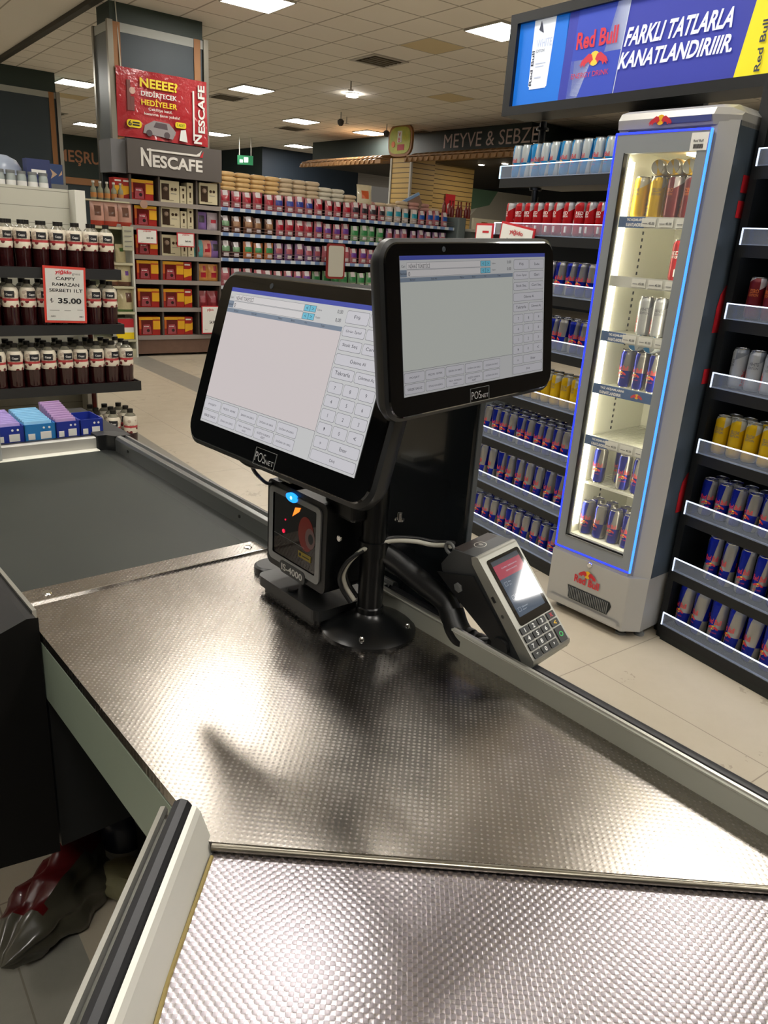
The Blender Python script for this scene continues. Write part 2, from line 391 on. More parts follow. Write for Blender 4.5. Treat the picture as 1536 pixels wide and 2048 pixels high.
m2 = MB(); m2.prism(bulge(.68, .52), 0, .01, fr_g, T=TR(.1, -.05, .32) @ TX); m2.box(.03, .17, -.066, -.06, .28, .5, paper); m2.text('V', redp, TR(.06, -.068, .39), w=.08, h=.08, bold=.02); m2.text('B', redp, TR(.06, -.068, .29), w=.07, h=.08, bold=.02); m2.lathe([(.06, 0), (.06, .006)], mat('orange_fruit', '#d8702a', .5), 12, T=TR(-.1, -.062, .25, 0, PI/2)); m2.box(.04, .26, -.065, -.06, .13, .24, redp); m2.build('picture', t)
# downlights in soffit
dl = mat('soffit_lamp', '#ffffff', .5, emit='#fff0d8', es=150)
pd = None
for i, (x, y) in enumerate(((5.3, .9), (6.1, 1.8), (6.0, .9), (7.2, 1.0), (8.2, 1.6), (3.0, 1.6))):
    Mx = M_ @ TR(x, y, 3.22)
    lab = ('nearest', 'second', 'third', 'fourth', 'fifth', 'sixth')[i] + ' recessed spotlight in the dark produce soffit'
    if pd is None:
        pd = thing('recessed_spotlight', lab, 'ceiling light', Mx, 'spotlights in the produce soffit')
        m2 = MB(); m2.lathe([(.06, -.012), (.055, -.001)], dl, 14); m2.build('lens', pd)
        m2 = MB(); m2.lathe([(.085, -.006), (.085, 0)], rim, 14); m2.build('ring', pd)
    else: dup(pd, Mx, lab)
# white and green stall behind
t = thing('market_stall', 'white sloping stall hood with green glass behind the drinks rack', 'stall', S_ @ TR(2.0, .3, 0))
m2 = MB(); m2.loft([[(x, 0, z) for x, z in ((.1, 0), (2.8, 0), (2.8, 2.85), (1.1, 2.85), (.35, 2.2), (.1, 2.2))], [(x, .6, z) for x, z in ((.1, 0), (2.8, 0), (2.8, 2.85), (1.1, 2.85), (.35, 2.2), (.1, 2.2))]], mat('stall_white', '#aaa89e', .5)); m2.build('hood', t)
m2 = MB(); m2.quad([(.25, -.02, 2.35), (1.0, -.02, 2.52), (1.25, -.02, 2.85), (.15, -.02, 2.85)], mat('green_glass', '#5f7c68', .2)); m2.build('glass', t)
# ------------------------------------------------------------------ long gondola with pulse bags
gm = mat('gondola_grey', '#5c6667', .5); shm = mat('shelf_dark', '#2c2b2a', .6); pr_m = mat('price_strip', '#7d8fa5', .4)
nt, N, L, b = nodes(pr_m); v, xyz = objxyz(nt)
tt_ = mth(nt, 'FRACT', mth(nt, 'DIVIDE', mth(nt, 'ADD', xyz[0], mth(nt, 'MULTIPLY', noise(nt, v, 2, 1), .1)), .17)); L.new(mixc(nt, mth(nt, 'LESS_THAN', tt_, .45), '#6f88b3', '#c5cbd0'), b.inputs['Base Color'])
gon = thing('long_gondola', 'long shelving gondola full of pulse bags behind the monitors', 'shelving', G)
m2 = MB(); m2.box(0, 4.42, .42, .46, 0, 2.0, shm); m2.build('back_panel', gon)
m2 = MB(); m2.box(0, 4.42, -.0, .42, 0, .12, shm); m2.build('plinth', gon)
for z in (.45, .78, 1.15, 1.48, 1.80):
    m2 = MB(); m2.box(0, 4.42, .0, .42, z-.03, z, shm); o = m2.build('shelf', gon)
    m3 = MB(); m3.box(0, 4.42, -.02, -.0, z-.04, z+.005, pr_m); m3.build('price_strip', o)
m2 = MB()
wire = mat('guard_wire', '#a98f88', .35, .7)
for z in (.45, .78, 1.15, 1.48, 1.80):
    for k in (.04, .08): m2.tube([(0.02, -.015, z+k), (4.4, -.015, z+k)], .003, wire, 5, cap=False)
m2.build('wire_guard', gon)
m2 = MB(); m2.prism([(4.43, -.1), (4.62, -.1), (4.62, .5), (4.43, .5)], 0, 1.97, gm); m2.build('end_panel', gon, bevel=.03)
# pouch meshes
def pouch(name, w, h, d, body, parts, n=8, flat=False, gloss=.35):
    """pillow bag with crimped top; parts = [(z0,z1,x0,x1,mat)] fractions"""
    mb = MB(); nz = 10; nx = n
    def P(i, k, s):
        u_ = i/nx*2-1; v_ = k/nz
        e = max(0, 1-abs(u_)**3)*(1-abs(2*v_-1)**4 if flat else min(1, (1-v_)*2.2)*(.5+.5*min(1, v_*6+.4)))
        wob = .006*sin(5*u_+7*v_)
        return (u_*w/2*(1-.04*sin(v_*PI)), s*(d/2*e+.001)+wob*s*.5, v_*h)
    for s in (-1, 1):
        vs = [P(i, k, s) for k in range(nz+1) for i in range(nx+1)]
        groups = {}
        for k in range(nz):
            for i in range(nx):
                a = k*(nx+1)+i; q = (a, a+1, a+nx+2, a+nx+1)
                if s > 0: q = q[::-1]
                m = body; uu = (i+.5)/nx; vv = (k+.5)/nz
                if s < 0:
                    for z0, z1, x0, x1, mm in parts:
                        if z0 <= vv <= z1 and x0 <= uu <= x1: m = mm
                groups.setdefault(m.name, (m, []))[1].append(q)
        for m, fs in groups.values(): mb.add(vs, fs, m, smooth=True)
    return mb
def pmat(n, c, c2=None, r=.3): return noisy(n, c, c2 or c, 60, r, coat=.25)
beans = {'pink': pmat('bag_pink', '#b0636a', '#8a3f4a'), 'tan': pmat('bag_tan', '#a8805c', '#7c5536'), 'green': pmat('bag_green', '#7da07a', '#4f7a4c'),
         'brown': pmat('bag_brown', '#6b4531', '#4e2f20'), 'white': pmat('bag_white', '#c4b9ae', '#a3958a'), 'purple': pmat('bag_purple', '#7d5a80', '#5a3a62'), 'dark': pmat('bag_dark', '#4d3434', '#2e1f20'),
         'orange': pmat('bag_orange', '#b06a3c', '#a05a30')}
lab_w = pmat('label_white', '#d5cfcf', '#c5b9ba'); lab_r = pmat('label_red', '#a8182c', '#8f1426'); lab_b = pmat('label_blue', '#2b3f9a', '#22307a'); lab_t = pmat('label_teal', '#2f9bb0', '#2a8496')
lab_g = pmat('label_green', '#3a8a50', '#2a6b3c'); lab_k = pmat('label_black', '#241f24', '#35303a'); lab_v = pmat('label_violet', '#6b3a8f', '#55307a'); lab_bt = pmat('label_bright_blue', '#1f55b0', '#1a4590')
PO = {}
def pk(kind, body, low):
    m2 = pouch(kind, .155, .235, .075, beans[body], [(.72, .95, .2, .8, lab_w), (.38, .72, .14, .86, low), (.1, .3, .3, .7, lab_w if body != 'tan' else beans['tan'])])
    PO[kind] = m2
for a in (('red', 'pink', lab_r), ('blue', 'pink', lab_b), ('teal', 'white', lab_t), ('black', 'pink', lab_k), ('bright', 'pink', lab_bt), ('green', 'green', lab_g), ('violet', 'pink', lab_v),
          ('tan', 'brown', beans['tan']), ('gbrown', 'orange', lab_g), ('darkg', 'dark', beans['green']), ('mauve', 'purple', beans['pink']), ('pinkr', 'pink', beans['pink'])): pk(*a)
protos = {}
DESC = {'red': 'red-label', 'blue': 'dark blue-label', 'teal': 'teal-label', 'black': 'black-label', 'bright': 'bright blue-label', 'green': 'pale green', 'violet': 'violet-label',
        'tan': 'tan bean', 'gbrown': 'green-label brown', 'darkg': 'dark', 'mauve': 'mauve', 'pinkr': 'pink'}
def bag(kind, Mx, lab, group):
    if kind not in protos:
        o = PO[kind].build('pulse_bag'); tag(o, lab, 'food bag', group); o.matrix_world = Mx; protos[kind] = o; return o
    o = protos[kind].copy(); COL.objects.link(o); o.matrix_world = Mx; o['label'] = lab; o['group'] = group; return o
rowdef = {1.80: (['red']*5+['blue']*4+['red']*4+['black']*4+['teal']*4+['bright']*4, 'top'),
          1.48: (['darkg']+['tan']*4+['red']*4+['violet']*4+['green']*4+['mauve']*8, 'second'),
          1.15: (['darkg']*2+['gbrown']*3+['mauve']*5+['pinkr']*3+['violet']*3+['mauve']*2, 'third'),
          .78: (['pinkr']*4+['violet']*5+['green']*7, 'fourth')}
for z, (ks, rn) in rowdef.items():
    n = len(ks); sp = 4.3/25
    for i, k in enumerate(ks):
        x = .12+i*sp+random.uniform(-.01, .01); s = random.uniform(.93, 1.05)
        if z < 1.8: s *= .98
        Mx = G @ TR(x, .07+random.uniform(-.01, .02), z+.002, random.uniform(-.12, .12), random.uniform(-.05, .03)) @ Matrix.Scale(s, 4)
        bag(k, Mx, '%s pulse bag, %s from the left on the %s shelf of the long gondola' % (DESC[k], ORD[i], rn), 'pulse bags on the %s shelf of the long gondola' % rn)
# flat sacks stacked on top
sackm = {'gold': noisy('sack_gold', '#d0a868', '#ddbc8a', 20, .4), 'cream': noisy('sack_cream', '#d2bd9e', '#bca88c', 20, .4), 'pale': noisy('sack_pale', '#d8d2c2', '#c4bca8', 20, .4), 'rosy': noisy('sack_rosy', '#b07a70', '#c49a90', 20, .45)}
def sack(m):
    mb = MB(); n = 14; nz = 7
    rings = []
    for k in range(nz+1):
        ph = -PI/2+PI*k/nz; cc = max(.02, cos(ph))**.35; zz = .033*sin(ph)
        ring = []
        for i in range(n):
            a = 2*PI*i/n; ca, sa = cos(a), sin(a)
            ring.append((.118*cc*(abs(ca)**.6)*(1 if ca > 0 else -1), .075*cc*(abs(sa)**.6)*(1 if sa > 0 else -1), zz+.033))
        rings.append(ring)
    mb.loft(rings, m, smooth=True); return mb
sp_ = {}
def put_sack(k, Mx, lab, grp):
    if k not in sp_:
        o = sack(sackm[k]).build('flat_sack'); tag(o, lab, 'food bag', grp); o.matrix_world = Mx; sp_[k] = o
    else:
        o = sp_[k].copy(); COL.objects.link(o); o.matrix_world = Mx; o['label'] = lab
# top deck
m2 = MB(); m2.box(0, 4.42, .14, .42, 2.0, 2.02, shm); m2.build('top_board', gon)
ci = 0
for i in range(11):
    x = .02+i*.235; lv = [4, 4, 4, 4, 4, 4, 4, 4, 3, 3, 2][i]
    kd = ['gold', 'gold', 'gold', 'gold', 'gold', 'cream', 'cream', 'cream', 'pale', 'pale', 'cream'][i]
    for q in range(lv):
        Mx = G @ TR(x+random.uniform(-.008, .008), .27+random.uniform(-.008, .008), 2.022+q*.062, random.uniform(-.05, .05), 0) @ Matrix.Scale(random.uniform(.97, 1.03), 4)
        put_sack(kd, Mx, '%s flat grain sack, column %s from the left, %s from the bottom' % ({'gold': 'golden', 'cream': 'cream', 'pale': 'pale'}[kd], ORD[i], ORD[q]), 'flat grain sacks stacked on the gondola')
for i in range(7):
    x = 2.75+i*.235
    for q in range([1, 1, 1, 2, 2, 2, 1][i]):
        put_sack('rosy' if i in (0, 4, 5) else 'cream', G @ TR(x, .27, 2.022+q*.06, random.uniform(-.2, .2)), '%s flat sack right of the tall stacks, %s along, %s up' % ('rosy' if i in (0, 4, 5) else 'cream', ORD[i], ORD[q]), 'flat sacks at the right end of the gondola top')
o = pouch('x', .26, .3, .09, pmat('cream_bag', '#c9bea0', '#b5aa8c'), [(.3, .7, .3, .75, pmat('orange_label', '#c4582a', '#b04a20'))]).build('upright_sack')
o.matrix_world = G @ TR(2.62, .2, 2.02, -.2, -.15); tag(o, 'upright cream sack with orange label leaning on the gondola top', 'food bag')
m2 = MB(); m2.box(-.15, .15, -.02, .02, 0, .22, mat('carton_brown', '#7d6250', .6)); m2.box(-.16, .16, -.03, .03, .2, .24, mat('carton_blue', '#6f8fb5', .5)); o = m2.build('tilted_carton')
o.matrix_world = G @ TR(3.75, .25, 2.02, -.3) @ Matrix.Rotation(-.5, 4, 'Y'); tag(o, 'tilted brown and blue carton standing on the gondola top', 'box')
t = thing('framed_sign', 'blank white sign in a red frame hanging before the gondola', 'sign', G @ TR(1.8, -.22, .93))
m2 = MB(); m2.prism(rrect(.34, .50, .04), -.01, .01, mat('sign_red_frame', '#7d2420', .5), T=TR(0, 0, .25) @ TX); m2.build('frame', t)
m2 = MB(); m2.prism(rrect(.28, .44, .03), -.0, .004, mat('sign_paper', '#b5b2a4', .5), T=TR(0, -.011, .25) @ TX); m2.build('panel', t)
m2 = MB(); m2.tube([(0, .01, .25), (0, .2, .3)], .008, gm, 6); m2.build('bracket', t)

# side gondola end right of the long one: boxes and dark bottles
t = thing('end_shelf', 'grey end shelf right of the long gondola with cream cartons', 'shelving', G @ TR(4.75, -.15, 0))
m2 = MB(); m2.box(-.05, .75, .0, .35, 0, 1.78, mat('end_shelf_grey', '#4f5350', .6)); m2.box(-.05, .75, -.08, .35, 1.76, 1.8, white); m2.build('body', t)
m2 = MB(); m2.box(-.12, .55, -.1, -.06, 1.8, 1.98, mat('carton_cream', '#c2bda6', .6)); 
for k in range(3): m2.lathe([(.04, 0), (.02, .06)], mat('carton_print', '#8a6a3c', .6), 8, T=TR(.1+.05*k, -.1, 1.87))
m2.box(.25, .27, -.104, -.1, 1.84, 1.92, mat('carton_print', '', .6)); m2.box(.33, .35, -.104, -.1, 1.84, 1.92, 'carton_print')
o = m2.build('cream_carton'); o.matrix_world = G @ TR(4.75, -.15, 0); tag(o, 'cream carton printed with biscuits on the grey end shelf', 'box')
bt = MB(); bt.lathe([(.035, 0), (.037, .12), (.03, .15), (.012, .19), (.012, .24), (.015, .245), (.015, .26)], mat('sauce_red', '#6d2420', .25), 12)
o = bt.build('sauce_bottle'); tag(o, 'dark red sauce bottle, leftmost on the end shelf back row', 'bottle', 'sauce bottles behind the cartons'); o.matrix_world = G @ TR(4.35, .2, 2.02)
for i in range(6):
    c_ = o.copy(); COL.objects.link(c_); c_.matrix_world = G @ TR(4.48+i*.1, .2+.03*(i % 2), 1.98 if i > 1 else 1.98, 0); c_['label'] = 'dark red sauce bottle, %s from the left on the end shelf' % ORD[i+1]

# ------------------------------------------------------------------ coffee stand
cb_ = mat('stand_brown', '#4f4640', .6); wg = noisy('stand_walnut', '#6b5142', '#594236', 14, .5); cs = mat('stand_shelf_edge', '#857c76', .5)
st_ = thing('coffee_stand', 'dark brown display stand with coffee boxes under its name sign', 'display stand', CF)
zs = [.25, .58, .90, 1.18, 1.50, 1.775]
m2 = MB(); m2.box(0, 1.08, .0, .42, 0.03, .22, wg); m2.build('base', st_)
m2 = MB(); m2.box(-.02, 1.08, .36, .4, .22, 2.04, dark); m2.build('back_panel', st_)
m2 = MB(); m2.box(-.2, 0, .36, .4, 1.5, 2.04, dark); m2.build('back_wing', st_)
for x in (-.02, .315, .775, 1.07):
    m2 = MB(); m2.box(x, x+.022, 0, .38, .22, 2.04, cb_); m2.build('divider', st_)
for z in zs:
    x0 = -.2 if z > 1.4 else 0
    m2 = MB(); m2.box(x0, 1.08, -.01, .38, z-.045, z-.0, cb_); m2.box(x0, 1.08, -.02, -.01, z-.05, z, cs); m2.build('shelf', st_)
m2 = MB(); m2.box(-.05, 1.08, -.06, .40, 2.045, 2.40, mat('sign_taupe', '#504a46', .55)); m2.box(-.21, -.05, -.0, .40, 2.04, 2.38, mat('sign_side', '#6a6a6c', .5))
m2.build('sign_box', st_)
m2 = MB(); wl = mat('sign_letters', '#cdc9c2', .5)
m2.text('N', wl, TR(.1, -.065, 2.13), w=.12, h=.19, bold=.03); m2.text('ESCAFE', wl, TR(.235, -.065, 2.13), w=.60, h=.13, bold=.03)
m2.box(.17, .76, -.068, -.062, 2.295, 2.315, wl); m2.add([(.76, -.066, 2.315), (.80, -.066, 2.34), (.83, -.066, 2.37), (.80, -.066, 2.30), (.76, -.066, 2.295)], [(0, 4, 3, 2, 1)], wl)
m2.add([(.80, -.067, 2.29), (.835, -.067, 2.29), (.85, -.067, 2.36)], [(0, 1, 2)], redp); m2.build('sign_lettering', st_)
# poster
pm = mat('poster_red', '#a3262c', .25, coat=.3); nt, N, L, b = nodes(pm); v, xyz = objxyz(nt); nn = noise(nt, v, 5, 4, .6); bump(nt, nn, .6, .04, b)
t = thing('promo_poster', 'crumpled red promotional poster strapped across the near pillar', 'poster', CF @ TR(.146, .39, -.025) @ Matrix.Diagonal((1.022, 1, 1.029, 1)))
m2 = MB()
nx, nz = 16, 10; vs = []
for k in range(nz+1):
    for i in range(nx+1):
        x = -.13+1.07*i/nx; z = 2.41+.69*k/nz + (.0); vs.append((x, -.012*sin(x*9+z*5)-.006*sin(x*23), z - .0*x))
m2.add(vs, [(k*(nx+1)+i, k*(nx+1)+i+1, (k+1)*(nx+1)+i+1, (k+1)*(nx+1)+i) for k in range(nz) for i in range(nx)], pm, smooth=True)
m2.add([(p[0], p[1]+.004, p[2]) for p in vs], [((k+1)*(nx+1)+i, (k+1)*(nx+1)+i+1, k*(nx+1)+i+1, k*(nx+1)+i) for k in range(nz) for i in range(nx)], pm, smooth=True)
m2.build('sheet', t)
m2 = MB(); yl = yellowp
m2.text('NEEEE?', yl, TR(.13, -.022, 2.93), w=.44, h=.095, bold=.03); m2.text('DEDİRTECEK', paper, TR(.14, -.022, 2.845), w=.42, h=.065, bold=.02); m2.text('HEDİYELER', yl, TR(.14, -.022, 2.755), w=.42, h=.075, bold=.02)
m2.text('Çekilişe katıl,', paper, TR(.36, -.022, 2.70), w=.28, h=.036, align='C', bold=.01); m2.text('kazanma şansı yakala!', paper, TR(.38, -.022, 2.65), w=.42, h=.036, align='C', bold=.01)
m2.text('N', paper, TR(.86, -.024, 2.43) @ Matrix.Rotation(-PI/2, 4, 'Y'), w=.1, h=.1, bold=.03)
m2.text('ESCAFE', paper, TR(.90, -.026, 2.55) @ Matrix.Rotation(-PI/2, 4, 'Y'), w=.50, h=.085, bold=.03)
m2.box(.75, .77, -.027, -.022, 2.46, 2.98, paper)
m2.box(-.02, .02, -.022, -.016, 2.68, 2.98, mat('poster_brown', '#6a3a34', .5)); m2.lathe([(.035, 0), (.035, .004)], mat('poster_cup', '#c9a596', .5), 12, T=TR(.04, -.018, 2.88, 0, PI/2)); m2.box(.02, .06, -.024, -.016, 2.68, 2.82, 'poster_brown')
m2.prism(rrect(.17, .08, .035), 0, .004, yl, T=TR(.05, -.018, 2.55) @ TX); m2.text('6', blackp, TR(-.02, -.025, 2.525), w=.04, h=.055, bold=.03); m2.box(.03, .11, -.025, -.02, 2.53, 2.545, blackp); m2.box(.03, .11, -.025, -.02, 2.555, 2.57, blackp)
m2.prism(rrect(.13, .06, .02), 0, .004, yl, T=TR(.6, -.018, 2.6) @ TX); m2.text('7 ADET', mat('poster_green', '#567a20', .5), TR(.55, -.025, 2.585), w=.1, h=.03, bold=.02)
# printed car shape with grey and white stripes
pg_ = mat('poster_grey', '#8d8686', .5); pd_ = mat('poster_darkgrey', '#4f4346', .5)
m2.add([(.15, -.022, 2.47), (.5, -.022, 2.44), (.54, -.022, 2.52), (.46, -.022, 2.60), (.28, -.022, 2.61), (.17, -.022, 2.55)], [(0, 1, 2, 3, 4, 5)], pg_)
m2.add([(.27, -.024, 2.54), (.44, -.024, 2.53), (.43, -.024, 2.59), (.3, -.024, 2.595)], [(0, 1, 2, 3)], pd_)
for x in (.22, .43): m2.lathe([(.035, 0), (.035, .004)], pd_, 12, T=TR(x, -.022, 2.475, 0, PI/2))
m2.add([(.58, -.022, 2.44), (.68, -.022, 2.43), (.66, -.022, 2.56), (.6, -.022, 2.55)], [(0, 1, 2, 3)], paper); m2.build('poster_print', t)
# coffee cartons
cy = mat('carton_yellow', '#cf9a18', .4); co_ = mat('carton_orange', '#c05a18', .4); cred = mat('carton_red', '#9a1c14', .35); cwin = mat('carton_window', '#5d1412', .2); cpk = pmat('pack_in_window', '#a8505a', '#7a2026')
cr_b = mat('carton_ivory', '#bdb394', .5); cdk = mat('carton_brown_window', '#3b2c22', .2)
def carton_red(w, h):
    m2 = MB(); m2.box(0, w, 0, .2, 0, h, cred); m2.box(0, w, -.003, .0, h*.84, h, cy); m2.box(0, w*.1, -.004, 0, h*.35, h*.84, co_)
    m2.box(w*.1, w*.62, -.0045, 0, h*.05, h*.84, cwin); m2.box(w*.66, w, -.006, 0, h*.32, h, cy); m2.box(w*.66, w, -.007, 0, h*.8, h*.86, cred); m2.box(w*.0, w, -.003, 0, 0, h*.05, cred)
    m2.add([(w*.16, -.006, h*.06), (w*.58, -.006, h*.06), (w*.55, -.006, h*.42), (w*.5, -.006, h*.6), (w*.2, -.006, h*.58), (w*.18, -.006, h*.4)], [(0, 1, 2, 3, 4, 5)], cpk)
    m2.lathe([(w*.075, 0), (w*.075, .004)], mat('cup_dark', '#24100c', .3), 12, T=TR(w*.42, -.004, h*.26, 0, PI/2)); m2.text('N', redp, TR(w*.28, -.0105, h*.45), w=w*.05, h=h*.07, bold=.02); m2.box(w*.22, w*.45, -.0105, -.006, h*.46, h*.5, paper)
    return m2
def carton_small(w, h):
    m2 = MB(); m2.box(0, w, 0, .16, 0, h, cred); m2.box(0, w*.9, -.003, 0, h*.25, h*.62, cy); m2.add([(0, -.004, h*.4), (w, -.004, h*.7), (w, -.004, h*.3), (0, -.004, h*.15)], [(0, 3, 2, 1)], cy); m2.box(w*.1, w*.8, -.003, 0, h*.82, h*.9, paper); return m2
def carton_ivory(w, h, win):
    m2 = MB(); m2.box(0, w, 0, .18, 0, h, cr_b)
    if win: m2.box(w*.06, w*.46, -.003, 0, h*.12, h*.86, cdk); m2.lathe([(.03, 0), (.02, .02)], mat('beans_glint', '#7d6a5a', .3), 10, T=TR(w*.26, -.004, h*.62, 0, PI/2))
    xs_ = (w*.62, w*.8) if win else (w*.5,)
    for x in xs_: m2.lathe([(w*.075 if win else w*.2, 0), (w*.07 if win else w*.2, .003)], cdk, 12, T=TR(x, -.001, h*(.62 if win else .8), 0, PI/2))
    if not win: m2.box(w*.4, w*.65, -.003, 0, h*.3, h*.55, cdk)
    m2.box(w*.55, w*.85, -.002, 0, h*.4, h*.43, greyprint) if win else None
    m2.box(w*.3, w*.7, -.002, 0, h*.1, h*.12, cdk)
    return m2
PR = {}
def putc(kind, fn, x, y, z, name, lab, cat, grp, rz=0, base=CF):
    Mx = base @ TR(x, y, z, rz)
    if kind not in PR:
        o = fn().build(name, bevel=.0); tag(o, lab, cat, grp); o.matrix_world = Mx; PR[kind] = o
    else:
        o = PR[kind].copy(); COL.objects.link(o); o.matrix_world = Mx; o['label'] = lab; o['group'] = grp
    return o
RN = ['lowest', 'second lowest', 'third lowest', 'fourth', 'fifth', 'top']
for i, z in enumerate(zs):
    putc('cr', lambda: carton_red(.26, .215), .03 if i < 5 else .0, .02, z, 'coffee_carton', 'red and yellow coffee carton in the left bay, %s shelf' % RN[i], 'box', 'red coffee cartons in the coffee stand')
    if i < 3:
        putc('cr', None, .345, .02, z, 'coffee_carton', 'red and yellow coffee carton in the middle bay, %s shelf' % RN[i], 'box', 'red coffee cartons in the coffee stand')
        putc('cs', lambda: carton_small(.1, .215), .61, .02, z, 'coffee_carton', 'narrow red carton beside the middle bay carton, %s shelf' % RN[i], 'box', 'narrow red coffee cartons')
    else:
        putc('ci', lambda: carton_ivory(.23, .235, True), .345, .02, z, 'coffee_carton', 'ivory coffee carton with brown window in the middle bay, %s shelf' % RN[i], 'box', 'ivory coffee cartons')
        putc('cis', lambda: carton_ivory(.075, .19, False), .585, .02, z, 'coffee_carton', 'small ivory carton beside the windowed one, %s shelf' % RN[i], 'box', 'small ivory coffee cartons')
        putc('cist', lambda: carton_ivory(.075, .235, False), .672, .02, z, 'coffee_carton', 'tall narrow ivory carton at the right of the middle bay, %s shelf' % RN[i], 'box', 'tall ivory coffee cartons')
for i in (4, 5):
    putc('cs', None, -.19, .02, zs[i], 'coffee_carton', 'narrow red pack on the left wing, %s shelf' % RN[i], 'box', 'narrow red coffee cartons')
    putc('cs', None, -.09, .03, zs[i], 'coffee_carton', 'narrow red pack nearest the left bay on the wing, %s shelf' % RN[i], 'box', 'narrow red coffee cartons')
putc('ci', None, .82, -.0, 1.79, 'coffee_carton', 'ivory coffee carton with brown window in the right bay, top shelf', 'box', 'ivory coffee cartons')
PB = {}
def stand_pouch(kind, body, parts, w, h, d, Mx, lab, cat='pouch', grp=None):
    if kind not in PB:
        o = pouch(kind, w, h, d, body, parts).build('stand_up_pouch'); tag(o, lab, cat, grp); o.matrix_world = Mx; PB[kind] = o
    else:
        o = PB[kind].copy(); COL.objects.link(o); o.matrix_world = Mx; o['label'] = lab
    return o
gr_ = 'coffee pouches in the right bay'
vio = pmat('pouch_violet', '#7b5f9a', '#6a4f86'); rw = [('pv', vio, [(.4, .8, .3, .8, lab_k)], 'violet coffee pouch'), ('pw', pmat('pouch_white', '#b5a8ae', '#9a8d95'), [(.4, .6, .3, .7, lab_r)], 'white pouch with red mark'),
     ('pt', pmat('pouch_teal', '#5aa0a0', '#3f8080'), [(.3, .6, .2, .5, lab_r)], 'teal pouch with red mark'), ('po', pmat('pouch_peach', '#c98a78', '#b57262'), [(.55, .75, .5, .8, lab_r), (.3, .45, .3, .7, lab_r)], 'peach pouch with red print'),
     ('pa', pmat('pouch_amber', '#c98e4a', '#b27a3a'), [(.6, .85, .5, .8, lab_r), (.25, .5, .3, .8, lab_r)], 'amber pouch with red print'), ('pr', pmat('pouch_red', '#8a2a30', '#6f1c24'), [(.3, .7, .3, .7, beans['pink'])], 'dark red pouch')]
def rp(k, x, z, row, pos):
    a = rw[k]; stand_pouch(a[0], a[1], a[2], .145, .2, .06, CF @ TR(x, .06, z+.001), '%s, %s in the right bay, %s coffee shelf' % (a[3], pos, row), grp=gr_)
rp(0, .86, 1.5, 'fifth', 'left'); rp(1, 1.01, 1.5, 'fifth', 'right'); rp(2, .82, 1.18, 'fourth', 'left'); rp(3, .93, 1.18, 'fourth', 'middle'); rp(0, 1.04, 1.18, 'fourth', 'right')
rp(4, .87, .9, 'third lowest', 'left'); rp(4, 1.01, .9, 'third lowest', 'right'); rp(5, .86, .58, 'second lowest', 'left'); rp(5, 1.0, .58, 'second lowest', 'right')
# price cards
def price_card(Mx, w, h, lab, lines, border=.012):
    t = thing('price_card', lab, 'price card', Mx)
    m2 = MB(); m2.box(0, w, 0, .006, 0, h, redp); m2.build('holder', t)
    m2 = MB(); m2.box(border, w-border, -.002, .0, border, h-border, paper)
    for tx_, mm, x, z, ww, hh, bd in lines: m2.text(tx_, mm, TR(x*w, -.004, z*h), w=ww*w, h=hh*h, bold=bd, align='C')
    m2.build('card', t); return t
ylines = lambda txt: [('yiğido', redp, .5, .8, .4, .11, .02), (txt, blackp, .62, .35, .34, .12, .02), ('fiyat', greyprint, .25, .12, .15, .05, 0)]
price_card(CF @ TR(.02, -.06, 1.30), .24, .165, 'white price card with red edge on the left coffee bay', ylines('209.90'))
price_card(CF @ TR(.50, -.06, 1.29), .22, .16, 'white price card with red edge on the middle coffee bay', ylines('269.90'))
price_card(CF @ TR(.79, -.08, .27), .23, .34, 'tall price card reading 54.90 at the foot of the coffee stand', ylines('54.90'))
putt = MB(); putt.lathe([(.045, 0), (.045, .006)], mat('disc_tan', '#9a7a6a', .5), 16, T=TR(.12, -.04, 1.73, 0, PI/2)); o = putt.build('shelf_badge'); o.matrix_world = CF; tag(o, 'round tan badge hanging under the top coffee shelf', 'badge')

# ------------------------------------------------------------------ white shelf unit left of coffee stand
ivs = mat('ivory_shelf', '#b5b094', .5)
ws = thing('ivory_shelf_unit', 'narrow ivory shelf unit left of the coffee stand', 'shelving', CF)
for i, z in enumerate((.2, .52, .94-.13, 1.19-.12, 1.47-.015)):
    m2 = MB(); m2.box(-.62, -.03, -.06, .3, z-.015, z+.01, ivs); m2.build('shelf', ws)
m2 = MB(); m2.box(-.04, -.02, -.06, .3, 0, 1.48, white); m2.build('side_panel', ws)
m2 = MB(); m2.box(-.62, -.04, .3, .32, 0, 1.47, mat('olive_back', '#6f725a', .6)); m2.box(-.62, -.04, -.05, .3, 0, .1, ivs); m2.build('back_panel', ws)
m2 = MB(); m2.box(-.15, -.03, -.075, -.065, 1.22, 1.48, mat('tag_card', '#aaa892', .6)); 
for k in range(4): m2.box(-.13, -.05, -.08, -.075, 1.26+.055*k, 1.27+.055*k, greyprint)
m2.build('tag_card', ws)
pinkp = pmat('pouch_pink', '#b99080', '#a97f70'); pred = pmat('pouch_base_red', '#a33a28', '#8f2f20'); crm = pmat('pouch_cream', '#b8ad88', '#a39874'); brn = pmat('pouch_brown', '#5d3a28', '#4f2f20'); grn = pmat('pouch_greenbase', '#4a6a30', '#3a5a28')
for i in range(3): stand_pouch('pk', pinkp, [(0, .22, 0, 1, pred), (.45, .8, .3, .75, brn)], .155, .26, .07, CF @ TR(-.40+i*.155, -.0, 1.47), 'pink stand-up pouch with red base, %s of three from the left' % ORD[i], grp='pink pouches on the ivory shelf')
stand_pouch('cm', crm, [(.6, .8, .4, .7, grn)], .12, .2, .06, CF @ TR(-.16, -.0, 1.082), 'cream pouch on the shelf below the pink pouches')
